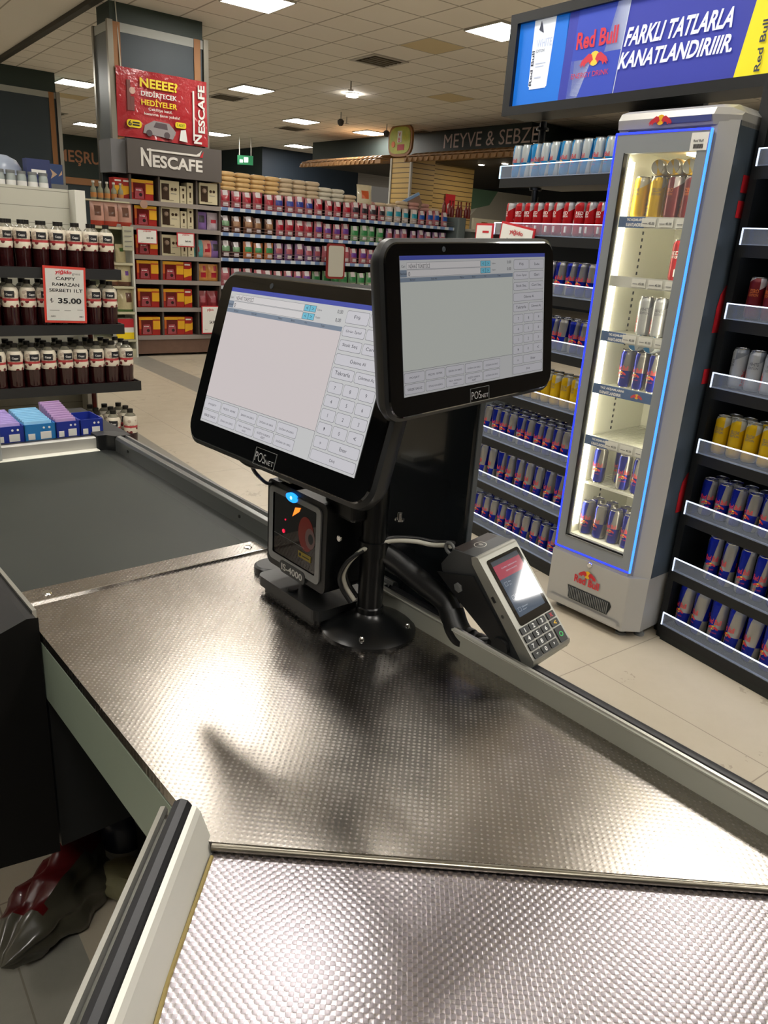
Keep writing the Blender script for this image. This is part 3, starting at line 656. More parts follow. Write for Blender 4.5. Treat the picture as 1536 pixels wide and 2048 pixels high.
for i in range(2): stand_pouch('cb', crm, [(0, .15, 0, 1, brn), (.5, .7, .55, .8, lab_v)], .155, .24, .07, CF @ TR(-.28+i*.155, .0, .822), 'cream pouch with brown base, %s' % ('left of the pair' if i == 0 else 'right of the pair'), grp='cream pouches with brown base')
stand_pouch('cg', crm, [(0, .12, 0, 1, grn), (.4, .75, .55, .9, brn)], .19, .27, .08, CF @ TR(-.13, .0, .532), 'cream pouch with green base on the ivory shelf')
stand_pouch('cg2', crm, [(0, .3, 0, 1, grn)], .1, .24, .06, CF @ TR(-.29, .0, .532), 'pale green narrow pouch beside the green-based pouch')
m2 = MB(); m2.box(-.26, -.05, -.02, .1, .215, .45, paper); m2.box(-.26, -.05, -.024, -.02, .35, .45, redp); m2.box(-.26, -.05, -.025, -.02, .215, .29, yellowp); o = m2.build('biscuit_pack'); o.matrix_world = CF; tag(o, 'red, white and yellow pack on the lowest ivory shelf', 'box')
jm = mat('jar_glass', '#8f8f78', .1, trans=.3); bb = MB(); bb.lathe([(.03, 0), (.032, .08), (.03, .11), (.012, .14), (.012, .18)], jm, 12); bb.lathe([(.033, .02), (.033, .07)], mat('jar_label_orange', '#a8703a', .5), 12); bb.lathe([(.016, .17), (.016, .19)], rim, 12)
for i in range(5):
    Mx = CF @ TR(-.42+i*.075, .02, 1.742)
    if i == 0: j0 = bb.build('small_bottle'); o = j0; tag(o, '', 'bottle', 'small bottles above the pink pouches')
    else: o = j0.copy(); COL.objects.link(o)
    o.matrix_world = Mx; o['label'] = 'small orange-label bottle above the pink pouches, %s from the left' % ORD[i]
m2 = MB(); m2.box(-.62, -.04, -.03, .3, 1.725, 1.74, ivs); m2.build('top_shelf', ws)

# ------------------------------------------------------------------ white end cap and drink bottles
ec = thing('white_gondola', 'white slatted gondola back panel behind the drink bottles', 'shelving', BF)
slw = mat('white_slats', '#b3b1a2', .5); nt, N, L, b = nodes(slw); v, xyz = objxyz(nt)
t_ = mth(nt, 'FRACT', mth(nt, 'DIVIDE', xyz[2], .105)); ln = mth(nt, 'LESS_THAN', t_, .04); L.new(mixc(nt, ln, '#b3b1a2', '#7d7c70'), b.inputs['Base Color'])
m2 = MB(); m2.box(-2.2, -.12, .68, .72, .1, 1.70, slw); m2.build('back_panel', ec)
m2 = MB(); m2.box(-.12, -.05, .55, .75, 0, 1.70, white); m2.build('upright', ec)
m2 = MB(); m2.box(-2.2, -.1, .5, 1.3, 0, .1, white); m2.build('plinth', ec)
m2 = MB(); m2.box(-2.2, -.05, .72, 1.3, 1.62, 1.66, greyp); m2.build('top_shelf', ec)
# things along the gondola top
for i in range(9):
    x = -.78+i*.072; Mx = BF @ TR(x, .95, 1.66)
    if i == 0:
        q = MB(); q.lathe([(.03, 0), (.032, .1), (.028, .125)], mat('jar_pale', '#98a09c', .2), 12); q.lathe([(.031, .125), (.031, .145)], greyp, 12); q.lathe([(.0335, .03), (.0335, .08)], paper, 12); jj0 = q.build('small_jar'); o = jj0
        tag(o, '', 'jar', 'pale jars along the white gondola top')
    else: o = jj0.copy(); COL.objects.link(o)
    o.matrix_world = Mx; o['label'] = 'pale labelled jar on the white gondola top, %s from the left' % ORD[i]
m2 = MB(); m2.box(-.08, .08, -.05, .05, 0, .24, mat('navy_box', '#28325c', .4)); m2.box(-.05, .05, -.052, -.05, .14, .17, paper); m2.box(-.05, .05, -.052, -.05, .04, .06, paper); o = m2.build('tall_box'); o.matrix_world = BF @ TR(-.20, 1.1, 1.66); tag(o, 'tall navy box standing on the white gondola top', 'box')
m2 = MB(); m2.lathe([(.14, .0), (.14, .05), (.11, .1), (.05, .13)], mat('film_bundle', '#8f98a8', .25), 16); o = m2.build('wrapped_bundle'); o.matrix_world = BF @ TR(-.42, 1.2, 1.78); tag(o, 'rounded pale film-wrapped bundle beside the navy box', 'bundle')
m2 = MB(); m2.box(-.14, .14, -.12, .12, 0, .12, greyp); o = m2.build('grey_box'); o.matrix_world = BF @ TR(-.42, 1.2, 1.66); tag(o, 'low grey box under the film-wrapped bundle', 'box')
m2 = MB(); m2.box(0, .17, 0, .1, 0, .2, mat('arrow_box', '#2f4470', .5)); m2.add([(.04, -.002, .05), (.11, -.002, .1), (.04, -.002, .15), (.06, -.002, .1)], [(0, 1, 2, 3)], mat('tan_print', '#b59a80', .5)); m2.add([(.12, -.002, .08), (.16, -.002, .1), (.16, -.002, .14)], [(0, 1, 2)], 'tan_print')
o = m2.build('printed_box'); o.matrix_world = CF @ TR(-.88, .1, 1.86); tag(o, 'dark blue box printed with a tan arrow left of the pillar', 'box')
m2 = MB(); m2.box(-1.3, -.68, .05, .35, 1.80, 1.86, greyp); m2.box(-1.3, -.68, .08, .32, 0, 1.80, white); o = m2.build('grey_shelf'); o.matrix_world = CF; tag(o, 'grey shelf top carrying the dark blue printed box', 'shelving')
# drinks rack
ink = mat('rack_black', '#191a1b', .45); rpost = mat('rack_red', '#6d1f18', .4)
rk = thing('drinks_rack', 'black tiered drinks rack with red posts full of dark bottles', 'display rack', BF)
for z, x1 in ((.455, .07), (.845, -.03), (1.195, -.035)):
    m2 = MB(); m2.box(-2.0, x1, .0, .36, z-.02, z, ink); m2.box(-2.0, x1, -.012, .0, z-.045, z+.02, ink); m2.box(x1-.01, x1+.0, .0, .36, z-.045, z+.02, ink); m2.build('tray', rk)
for x in (-.19, -.87, -1.6):
    m2 = MB(); m2.tube([(x, .2, 0), (x, .2, 1.19)], .016, rpost, 10); m2.build('post', rk)
m2 = MB(); m2.box(-2.0, -.02, .02, .36, .015, .05, ink); m2.build('base', rk)
# bottle
liquid = mat('dark_drink', '#260a0c', .12, coat=.5); capm = mat('bottle_cap', '#14120f', .4); clear_ = mat('bottle_neck', '#8a8676', .08, alpha=.65)
lb = mat('bottle_label', '#c4b8a0', .4); nt, N, L, b = nodes(lb); v, xyz = objxyz(nt)
vo = N.new('ShaderNodeTexVoronoi'); vo.inputs['Scale'].default_value = 30; L.new(v, vo.inputs['Vector']); dots = mth(nt, 'LESS_THAN', vo.outputs['Distance'], .35)
low = mth(nt, 'ADD', mth(nt, 'MULTIPLY', mth(nt, 'LESS_THAN', xyz[2], .168), .6), .4)
c = mixc(nt, mth(nt, 'MULTIPLY', dots, low), '#c8c0ae', '#5d1a1c'); rb_ = mth(nt, 'MULTIPLY', mth(nt, 'GREATER_THAN', xyz[2], .166), mth(nt, 'LESS_THAN', xyz[2], .180))
c = mixc(nt, rb_, c, '#a83a3c'); L.new(c, b.inputs['Base Color'])
bt_p = thing('drink_bottle', '', 'bottle', BF, 'dark fruit drink bottles')
m2 = MB(); m2.lathe([(.043, .002), (.046, .012), (.046, .03), (.044, .06), (.047, .1), (.047, .145)], liquid, 20); m2.lathe([(.0468, .144), (.0452, .175), (.046, .225), (.038, .243), (.030, .256), (.019, .265), (.0165, .274)], clear_, 20, cap=False); m2.build('bottle_body', bt_p)
m2 = MB(); m2.lathe([(.047, .128), (.0495, .138), (.0485, .158), (.0455, .175), (.049, .198), (.0495, .215), (.0465, .23), (.0385, .246)], lb, 20, cap=False)
m2.add([(.0503*sin(a), -.0503*cos(a), z) for z in (.186, .226) for a in (-.6, -.3, 0, .3, .6)], [(i, i+1, i+6, i+5) for i in range(4)], blackp)
m2.text('Cappy', paper, TR(0, 0, .195), w=.038, h=.016, wrap=.0512, align='C', bold=.02); m2.build('bottle_label', bt_p)
m2 = MB(); m2.lathe([(.0205, .268), (.0205, .292)], capm, 16); m2.build('cap', bt_p)
first = True
def bottle(x, y, z, lab, rz=0):
    global first
    Mx = BF @ TR(x, y, z, rz)
    if first: bt_p.matrix_world = Mx; bt_p['label'] = lab; first = False
    else: dup(bt_p, Mx, lab)
for z, x1, rn, n, rows in ((1.195, -.10, 'top tray', 9, 2), (.845, -.10, 'middle tray', 9, 2), (.455, .0, 'lowest tray', 10, 3)):
    for r in range(rows):
        for i in range(n):
            x = x1-i*.103+(.05 if r % 2 and z > 1 else 0)-(.05 if r % 2 and z > 1 else 0)*2*(r % 2)
            bottle(x+random.uniform(-.004, .004), .055+.105*r, z, 'dark drink bottle, %s from the right, %s row of the %s' % (ORD[i], ('front', 'second', 'third')[r], rn), random.uniform(-.35, .35))
k_ = 0
for r, xs in ((0, (.0, -.12, -.23, -.34, -.45)), (1, (.01, -.095, -.2, -.31)), (2, (.0, -.1, -.2))):
    for i, x in enumerate(xs):
        bottle(x-.03, -.04+r*.11, 0.0, 'dark drink bottle standing on the floor, %s from the right, %s row' % (ORD[i], ('front', 'second', 'third')[r]), random.uniform(-.5, .5) if (r, i) != (0, 0) else 2.6)
t = thing('shelf_sign', 'red-edged sign reading 35.00 clipped to the drinks rack', 'sign', BF @ TR(-.545, -.035, .885) @ Matrix.Rotation(.03, 4, 'Y'))
m2 = MB(); m2.box(0, .26, 0, .005, 0, .345, mat('sign_red', '#b8372b', .4)); m2.build('holder', t)
m2 = MB(); m2.box(.013, .247, -.002, 0, .014, .330, mat('sign_white', '#bdbdb8', .4)); m2.text('yiğido', redp, TR(.12, -.004, .295), w=.10, h=.03, align='C', bold=.03, shear=.2); m2.text('gross', greyprint, TR(.2, -.004, .293), w=.05, h=.014, align='C', bold=.01)
for s_, z_, w_, h_ in (('CAPPY', .262, .12, .020), ('RAMAZAN', .226, .165, .020), ('SERBETI 1LT', .190, .205, .020)): m2.text(s_, blackp, TR(.135, -.004, z_), w=w_, h=h_, align='C', bold=.012)
m2.text('₺', blackp, TR(.045, -.004, .122), w=.018, h=.03, align='C'); m2.text('35.00', blackp, TR(.155, -.004, .12), w=.145, h=.034, align='C', bold=.03)
for a in ((.03, .09, .075), (.12, .16, .075), (.2, .235, .08)): m2.box(a[0], a[1], -.003, -.002, a[2], a[2]+.003, greyprint)
m2.text('QRD', blackp, TR(.05, -.004, .035), w=.03, h=.009, bold=.02, align='C'); m2.text('MD', blackp, TR(.225, -.004, .035), w=.025, h=.009, bold=.02, align='C'); m2.build('card', t)

# ------------------------------------------------------------------ ENERGY DRINK RACK
def canmat(name, c1, c2, mode, metal=.35, rough=.3):
    m = mat(name, c1, rough, metal); nt, N, L, b = nodes(m); v, xyz = objxyz(nt)
    ang = mth(nt, 'ARCTAN2', xyz[0], mth(nt, 'MULTIPLY', xyz[1], -1))
    if mode == 'quad':
        a = mth(nt, 'FRACT', mth(nt, 'ADD', mth(nt, 'ADD', mth(nt, 'DIVIDE', ang, PI), 1.0), mth(nt, 'MULTIPLY', mth(nt, 'SUBTRACT', xyz[2], .075), -1.6)))
        left = mth(nt, 'GREATER_THAN', a, .5); up = mth(nt, 'GREATER_THAN', xyz[2], .068)
        f = mth(nt, 'ABSOLUTE', mth(nt, 'SUBTRACT', left, up))
        f = mth(nt, 'SUBTRACT', 1, f)
    else:
        a = mth(nt, 'FRACT', mth(nt, 'ADD', mth(nt, 'DIVIDE', ang, PI), .8))
        z0 = mth(nt, 'ADD', .105, mth(nt, 'MULTIPLY', a, .05)); f = mth(nt, 'LESS_THAN', xyz[2], z0)
        if mode == 'plain': f = mth(nt, 'MAXIMUM', f, 1.0)
    L.new(mixc(nt, f, c2, c1), b.inputs['Base Color']); return m
cans_m = {'classic': canmat('can_blue_silver', '#0d1f88', '#8f8c86', 'quad', .6, .26), 'light': canmat('can_lightblue_silver', '#1878b0', '#a9b0b2', 'quad', .5, .28),
          'red': canmat('can_red', '#a00c14', '#a8a5a2', 'top', .35), 'yellow': canmat('can_yellow', '#c09a08', '#a8a594', 'top', .4), 'white': canmat('can_white', '#a9abac', '#7d8084', 'top', .5),
          'maroon': canmat('can_maroon', '#5f141a', '#b0a8a6', 'top', .3)}
can_txt = mat('can_red_text', '#b8242c', .4); can_yel = mat('can_yellow_sun', '#d9a814', .4); can_org = mat('can_orange_text', '#b5622a', .4); can_gry = mat('can_grey_text', '#55585c', .4)
lidm = mat('can_lid', '#b5b3ad', .25, .9); rimm = mat('can_rim_silver', '#c0beb8', .2, .9)
def bulls(mb, T, s, wrap=None, m1=None, m2=None):
    m1 = m1 or can_txt; m2 = m2 or can_yel
    def W(pts):
        if wrap: return [(wrap*sin(x/wrap), -wrap*cos(x/wrap)+y, z) for x, y, z in pts]
        return pts
    n = 12; mb.add(W([(s*.2*cos(2*PI*i/n), 0, s*.2*sin(2*PI*i/n)+s*.05) for i in range(n)]), [tuple(range(n))], m2, T)
    sh = [(.04, .02), (.10, .16), (.22, .20), (.34, .12), (.46, .04), (.55, -.10), (.48, -.06), (.50, -.16), (.40, -.08), (.36, -.16), (.30, -.06), (.2, -.02), (.14, -.10), (.10, -.02)]
    for sg in (1, -1):
        pts = W([(sg*x*s, -.0004-.0006*bool(not wrap), z*s) for x, z in sh]); f = tuple(range(len(sh)))
        mb.add(pts, [f if sg < 0 else f[::-1]], m1, T)
def make_can(kind, r, h, M0):
    root = thing('drink_can', '', 'drink can', M0)
    m2 = MB(); m2.lathe([(r*.78, 0), (r*.86, .004), (r*.99, .012), (r, .016), (r, h-.016), (r*.98, h-.012), (r*.86, h-.003), (r*.86, h)], cans_m[kind], 24)
    m2.lathe([(r*.80, -.0004), (r*.875, .0035)], rimm, 24, cap=False)
    R_ = r*1.012
    if kind in ('classic', 'light'):
        for a0 in (0, PI):
            RZ = Matrix.Rotation(a0, 4, 'Z')
            m2.text('Red Bull', can_txt, RZ @ TR(0, 0, h*.47), w=r*1.75, h=h*.125, wrap=R_, align='C', bold=.02); bulls(m2, RZ @ TR(0, 0, h*.38), r*1.3, R_)
            m2.text('ENERGY DRINK', can_txt, RZ @ TR(0, 0, h*.26), w=r*1.1, h=h*.03, wrap=R_, align='C')
    else:
        tm = {'red': paper, 'yellow': can_gry, 'white': can_gry, 'maroon': can_org}[kind]
        for a0 in (0, PI):
            RZ = Matrix.Rotation(a0, 4, 'Z')
            m2.text('EDITION', tm, RZ @ TR(0, 0, h*.56), w=r*1.2, h=h*.06, wrap=R_, align='C', bold=.01)
            m2.text({'red': 'RED', 'yellow': 'YELLOW', 'white': 'WHITE', 'maroon': 'ZERO'}[kind], tm, RZ @ TR(0, 0, h*.64), w=r*1.2, h=h*.09, wrap=R_, align='C', bold=.01)
            # small upright brand text strip
            vs, fs = textmesh('Red Bull', .02); sc = h*.42/max(p[0] for p in vs)
            m2.add([(R_*sin(-.9-p[1]*sc/R_), -R_*cos(-.9-p[1]*sc/R_), h*.08+p[0]*sc) for p in vs], fs, can_txt if kind == 'white' else tm, RZ)
            m2.box(R_*.3, R_*.62, -R_*.97, -R_*.7, h*.12, h*.3, paper, RZ) if kind == 'red' else None
    m2.build('can_body', root)
    m2 = MB(); m2.lathe([(r*.875, h-.002), (r*.885, h+.001), (r*.86, h+.0015), (r*.82, h-.003), (r*.1, h-.004)], lidm, 24); m2.lathe([(.008, h-.004), (.008, h-.0015)], lidm, 10, T=TR(0, -.006, 0)); m2.build('can_lid', root)
    return root
CANP = {}
SIZES = {'s': (.0285, .146), 'b': (.0285, .178), 'x': (.0335, .182)}
def can(kind, size, Mx, lab, grp):
    k = (kind, size)
    if k not in CANP: r = make_can(kind, *SIZES[size], Mx); r['label'] = lab; r['group'] = grp; CANP[k] = r
    else: r = dup(CANP[k], Mx, lab, grp)
    return r
rb = noisy('rack_panel_black', '#07090b', '#0c0e10', 3, .5)
edge = mat('lit_acrylic_edge', '#ffffff', .3, emit='#c8dcff', es=.9); edge_c = mat('lit_acrylic_edge_cyan', '#ffffff', .3, emit='#7ac8f0', es=1.0)  # acrylic edges are no lamps, their glow is put in as emission
acr = mat('acrylic_guard', '#b9c6dd', .06, alpha=.14); led = mat('rack_led', '#ffffff', .4, emit='#e8efff', es=7.)
trayc = mat('clear_tray', '#9aa8c4', .1, alpha=.5)
TZ = [.075, .32, .565, .815, 1.07, 1.32, 1.575, 1.83]
def rack(x0, x1, lab, open_left):
    t = thing('drinks_display_rack', lab, 'display rack', SR @ TR(x0, 0, 0)); W = x1-x0
    m2 = MB(); m2.box((.42 if open_left else 0), W, .40, .43, 0, 2.62 if open_left else 2.62, rb); m2.build('back_panel', t)
    m2 = MB(); m2.box(0, W, .0, .40, 0, TZ[0]-.03, mat('rack_kick', '#15191a', .5)); m2.build('kick_board', t)
    if not open_left:
        m2 = MB(); m2.box(-.03, .0, .012, .43, 0, 2.1, rb); m2.build('side_panel', t)
        m2 = MB(); m2.box(-.075, -.03, .05, .12, 0, 2.1, rb); m2.build('side_post', t)
    else:
        m2 = MB(); m2.box(-.03, -.01, .0, .40, 0, 1.06, mat('side_white', '#a8aaa2', .5)); m2.build('side_panel', t)
        m2 = MB()
        for i, (tx_, z) in enumerate((('to', .66), ('ü', .56), ('r', .47), ('e', .40), ('e', .16))):
            m2.text(tx_, mat('green_letters', '#3f7a3a', .5) if i in (3,) else greyprint, TR(-.008, .10, z, PI/2), size=.11, bold=.01)
        m2.build('panel_lettering', t)
        m2 = MB(); m2.tube([(.03, .2, 1.06), (.03, .2, 2.10)], .016, chrome if False else blackm, 12)
        for z in (2.06, 1.79, 1.54): m2.lathe([(.03, 0), (.03, .012)], blackm, 14, T=TR(.03, .2, z))
        m2.build('pole', t)
        m2 = MB(); m2.box(.42, .46, .0, .40, 0, 2.62, rb) if False else m2.box(.40, .42, .38, .43, 0, 2.62, rb); m2.build('rear_post', t)
    for i, z in enumerate(TZ):
        m2 = MB(); m2.box(0, W, .0, .40, z-.028, z-.002, rb); m2.box(0, W, -.008, .0, z-.045, z-.004, rb); sh = m2.build('shelf', t)
        cyan = edge_c if (i == 7 and open_left) else edge
        g = MB(); g.box(0, W, -.012, -.008, z-.004, z+.05, acr); g.box(0, W, -.008, .0, z-.004, z, trayc); ga = g.build('acrylic_guard', t)
        g = MB(); g.box(0, W, -.0125, -.0075, z+.049, z+.053, cyan); g.box(-.003 if open_left else 0, .004, -.0125, -.0075, z-.004, z+.05, cyan); g.build('lit_edge', ga)
        zz = (TZ[i+1]-.028) if i < 7 else 2.08
        if i < 7: g = MB(); g.box(.02, W-.02, .006, .018, zz-.008, zz-.001, led); g.build('light_strip', t)
    return t
rack(-1.39, -.60, 'black energy drink rack section left of the cooler', True)
rack(.0, 1.5, 'black energy drink rack section right of the cooler', False)
TN = ['lowest', 'second lowest', 'third lowest', 'fourth', 'fifth', 'sixth', 'seventh', 'top']
CN = {'classic': 'blue and silver', 'light': 'light blue and silver', 'red': 'red', 'yellow': 'yellow', 'white': 'silver-white', 'maroon': 'dark red'}
def fill(side, tier, kind, size, xs, rows, sp=.066, kinds2=None):
    for r_ in range(rows):
        for i, x in enumerate(xs):
            lab = '%s can, %s from %s, %s row, %s shelf %s of the cooler' % (CN[kind], ORD[i], 'left', ('front', 'second', 'third')[r_], TN[tier], side)
            can(kind, size, SR @ TR(x+random.uniform(-.002, .002), .030+SIZES[size][0]+r_*(SIZES[size][0]*2+.006), TZ[tier], random.choice((0, PI))+random.uniform(-.75, .6)), lab, '%s cans on the %s shelf %s of the cooler' % (CN[kind], TN[tier], side))
def xr(x0, n, sp): return [x0+i*sp for i in range(n)]
fill('left', 7, 'light', 's', xr(-1.345, 10, .0665), 2)
fill('left', 6, 'red', 's', xr(-1.35, 10, .068), 1)
fill('left', 5, 'classic', 's', xr(-1.01, 5, .068), 2)
fill('left', 4, 'classic', 's', xr(-1.01, 5, .068), 2)
fill('left', 3, 'yellow', 's', xr(-1.20, 8, .066), 2)
fill('left', 2, 'classic', 's', xr(-1.345, 10, .0665), 3)
fill('left', 1, 'classic', 'b', xr(-1.345, 9, .074), 1)
fill('left', 0, 'classic', 's', xr(-1.345, 10, .0665), 2)
fill('right', 0, 'classic', 'x', xr(.045, 8, .078), 1)
fill('right', 1, 'classic', 'b', xr(.125, 6, .070), 1)
fill('right', 2, 'classic', 's', xr(.045, 7, .0645), 2)
fill('right', 3, 'yellow', 's', xr(.045, 6, .0645), 2)
fill('right', 4, 'white', 's', xr(.055, 5, .065), 1)
fill('right', 5, 'maroon', 's', xr(.06, 4, .066), 1)
fill('right', 6, 'classic', 's', xr(.09, 3, .066), 1)
# price sign leaning in the red tier
price_card(SR @ TR(-1.33, -.03, 1.475) @ Matrix.Rotation(.13, 4, 'Y'), .25, .16, 'white sign in red holder clipped below the red cans', [('yiğido', redp, .5, .68, .4, .17, .02), ('RED ENERJI', blackp, .5, .5, .5, .07, .02), ('44.50', blackp, .5, .2, .4, .2, .02)], .01)
t = thing('card_holder', 'small red-edged card standing left of the red cans', 'price card', SR @ TR(-1.50, -.04, 1.50))
m2 = MB(); m2.box(0, .14, 0, .005, 0, .12, redp); m2.box(.01, .13, -.002, 0, .01, .11, paper); m2.box(.06, .11, -.003, -.002, .075, .085, redp); m2.build('card', t)
m2 = MB(); m2.tube([(.12, .003, .02), (.14, .02, .02)], .004, blackm, 6); m2.build('clip', t)

# header light box
hd = thing('header_lightbox', 'long blue and yellow lit header sign above the drinks rack', 'sign', HF)
m2 = MB(); m2.box(-.05, 2.2, .012, .16, 2.098, 2.515, mat('lightbox_black', '#101214', .4))
m2.box(-.05, -.004, -.02, .012, 2.098, 2.515, 'lightbox_black'); m2.box(-.004, 2.2, -.02, .012, 2.098, 2.137, 'lightbox_black'); m2.box(-.004, 2.2, -.02, .012, 2.475, 2.515, 'lightbox_black'); m2.build('frame', hd)
def em(n, c, s=.9): return mat(n, c, .5, emit=c, es=s*.45)
e_lb = em('print_sky_blue', '#0f63c0'); e_db = em('print_deep_blue', '#2b3490'); e_y = em('print_yellow', '#d8c81e'); e_w = em('print_white', '#cfd6e0'); e_s = em('print_silver', '#a9b2c6'); e_r = em('print_red', '#b02c3c'); e_sun = em('print_sun', '#d8b040'); e_k = em('print_dark', '#2a3040'); e_b2 = em('print_can_blue', '#2a3fa0')
m2 = MB()
m2.box(-.004, .285, .0, .012, 2.137, 2.475, e_lb)
m2.add([(.278, -.001, 2.137), (1.115, -.001, 2.137), (1.165, -.001, 2.475), (.292, -.001, 2.475)], [(0, 1, 2, 3)], e_db); m2.add([(1.115, -.001, 2.137), (2.2, -.001, 2.137), (2.2, -.001, 2.475), (1.165, -.001, 2.475)], [(0, 1, 2, 3)], e_y)
m2.add([(.088, -.002, 2.212), (.20, -.002, 2.205), (.215, -.002, 2.475), (.088, -.002, 2.475)], [(0, 1, 2, 3)], e_w); m2.box(.095, .195, -.0025, -.002, 2.20, 2.212, e_w)
m2.text('WHITE', e_s, TR(.115, -.004, 2.365), w=.09, h=.032, bold=.02); m2.text('EDITION', e_k, TR(.115, -.004, 2.345), w=.05, h=.012)
m2.text('Red Bull', e_k, TR(.108, -.004, 2.215) @ Matrix.Rotation(-PI/2, 4, 'Y'), w=.14, h=.016, bold=.02); m2.box(.12, .18, -.004, -.003, 2.30, 2.303, e_s); m2.box(.12, .17, -.004, -.003, 2.288, 2.291, e_s); m2.box(.12, .16, -.004, -.003, 2.243, 2.248, e_s)
m2.add([(.12, -.004, 2.435), (.15, -.004, 2.42), (.14, -.004, 2.45), (.13, -.004, 2.47)], [(0, 1, 2, 3)], e_k)
# large can: blue and silver quarters
def q(pts, m): m2.add([(x, -.003, z) for x, z in pts], [tuple(range(len(pts)))], m)
q([(.325, 2.137), (.575, 2.137), (.605, 2.475), (.345, 2.475)], e_b2)
q([(.505, 2.30), (.592, 2.30), (.604, 2.475), (.545, 2.475)], e_s); q([(.327, 2.137), (.385, 2.137), (.445, 2.285), (.333, 2.285)], e_s)
q([(.578, 2.137), (.582, 2.137), (.609, 2.475), (.604, 2.475)], e_s)
m2.text('Red Bull', e_r, TR(.352, -.006, 2.325), w=.215, h=.065, bold=.03); bulls(m2, TR(.46, -.006, 2.275), .14, None, e_r, e_sun); m2.text('ENERGY DRINK', e_r, TR(.345, -.006, 2.215), w=.20, h=.020)
m2.text('FARKLI TATLARLA', e_w, TR(.605, -.006, 2.305), w=.47, h=.066, bold=.03, shear=.22); m2.text('KANATLANDIRIIIR.', e_w, TR(.590, -.006, 2.225), w=.50, h=.060, bold=.03, shear=.22)
m2.text('Red Bull', e_k, TR(1.215, -.006, 2.15) @ Matrix.Rotation(-PI/2, 4, 'Y'), w=.16, h=.022, bold=.02)
m2.build('printed_panel', hd)

# ------------------------------------------------------------------ COOLER
fb = mat('cooler_silver', '#a9a8a4', .36, .3); fdoor = mat('cooler_door_grey', '#83878a', .4, .2); fside = mat('cooler_side', '#4a545e', .35, .3)
cool = thing('drinks_cooler', 'tall slim silver drinks cooler with blue lit door frame', 'cooler', FR)
X0, X1 = -.42, .02
iv = mat('cooler_liner', '#deded0', .5)
m2 = MB()
m2.box(X0, X0+.035, .01, .5, .28, 1.96, fb); m2.box(-.06, X1, .05, .5, .28, 1.96, fside); m2.box(X0+.035, -.06, .46, .5, .28, 1.96, fb)
m2.prism([(-.06, .01), (-.035, .01), (X1, .05), (-.06, .05)], .04, 1.96, fb)
m2.box(X0+.03, -.06, .02, .5, 1.90, 1.96, fb); m2.box(X0+.03, -.06, .02, .5, .28, .34, fb)
m2.build('cabinet', cool)
m2 = MB(); m2.box(X0+.035, X0+.045, .03, .46, .34, 1.90, iv); m2.box(-.07, -.06, .03, .46, .34, 1.90, iv); m2.box(X0+.045, -.07, .44, .46, .34, 1.90, iv); m2.box(X0+.045, -.07, .03, .46, 1.88, 1.90, iv); m2.box(X0+.045, -.07, .03, .46, .34, .358, iv)
for x in (X0+.046, -.074):
    for k in range(56): m2.box(x, x+.002, .20, .208, .42+k*.0255, .432+k*.0255, dark)
m2.box(-.20, -.17, .435, .44, .36, 1.88, mat('liner_rail', '#a5a595', .5)); m2.build('liner', cool)
hdp = [(.0, 1.945), (-.005, 1.975), (.01, 1.998), (.05, 2.012), (.5, 2.012), (.5, 1.945)]
m2 = MB(); m2.loft([[(X0, y, z) for y, z in hdp], [(-.05, y, z) for y, z in hdp], [(-.01, y+.03, z) for y, z in hdp], [(X1+.0, y+.06 if y < .1 else y, min(z, 1.985)) for y, z in hdp]], fb)
m2.add([(-.26, -.0065, 1.955), (-.055, -.0065, 1.955), (-.055, -.007, 1.974), (-.25, -.007, 1.974)], [(0, 1, 2, 3)], mat('cooler_blue_print', '#3a4478', .4)); bulls(m2, TR(-.245, -.008, 1.964), .085); m2.build('header', cool)
m2 = MB(); hw = .0
for a in ((-.405, -.364, .305, 1.925), (-.08, -.042, .305, 1.925), (-.364, -.08, 1.862, 1.925), (-.364, -.08, .305, .362)): m2.box(a[0], a[1], -.02, .008, a[2], a[3], fdoor)
dr = m2.build('door', cool)
m2 = MB(); m2.box(-.365, -.079, -.012, -.008, .36, 1.864, mat('cooler_glass', '#ffffff', .02, alpha=.03, spec=.5)); m2.build('glass_pane', dr)
m2 = MB(); m2.box(-.366, -.362, -.022, .0, .36, 1.864, black); m2.box(-.366, -.078, -.022, .0, .356, .362, greyp); m2.build('gasket', dr)
bl = mat('blue_led', '#2040ff', .4, emit='#2a38ff', es=1.6); bl2 = mat('bright_blue_led', '#3070ff', .4, emit='#3f86ff', es=1.9)
m2 = MB(); m2.box(-.412, -.4085, -.022, -.012, .30, 1.93, bl); m2.box(-.41, -.04, -.022, -.012, 1.926, 1.932, bl); m2.box(-.41, -.04, -.022, -.012, .298, .303, bl); m2.box(-.0405, -.0355, -.022, -.012, .30, 1.93, bl2); m2.build('blue_light_frame', cool)
wl_ = mat('cooler_led', '#ffffff', .4, emit='#fff6d8', es=13)
m2 = MB(); m2.box(X0+.047, X0+.060, .03, .052, .40, 1.84, wl_); m2.box(-.085, -.075, .03, .05, .40, 1.84, wl_); m2.build('interior_light', cool)
m2 = MB(); m2.box(-.22, -.10, .16, .26, 1.872, 1.88, wl_); m2.build('roof_lamp', cool)
wirem = mat('shelf_wire', '#c9c9bc', .35, .2)
SZ = [.595, .795, 1.01, 1.22, 1.43, 1.645]
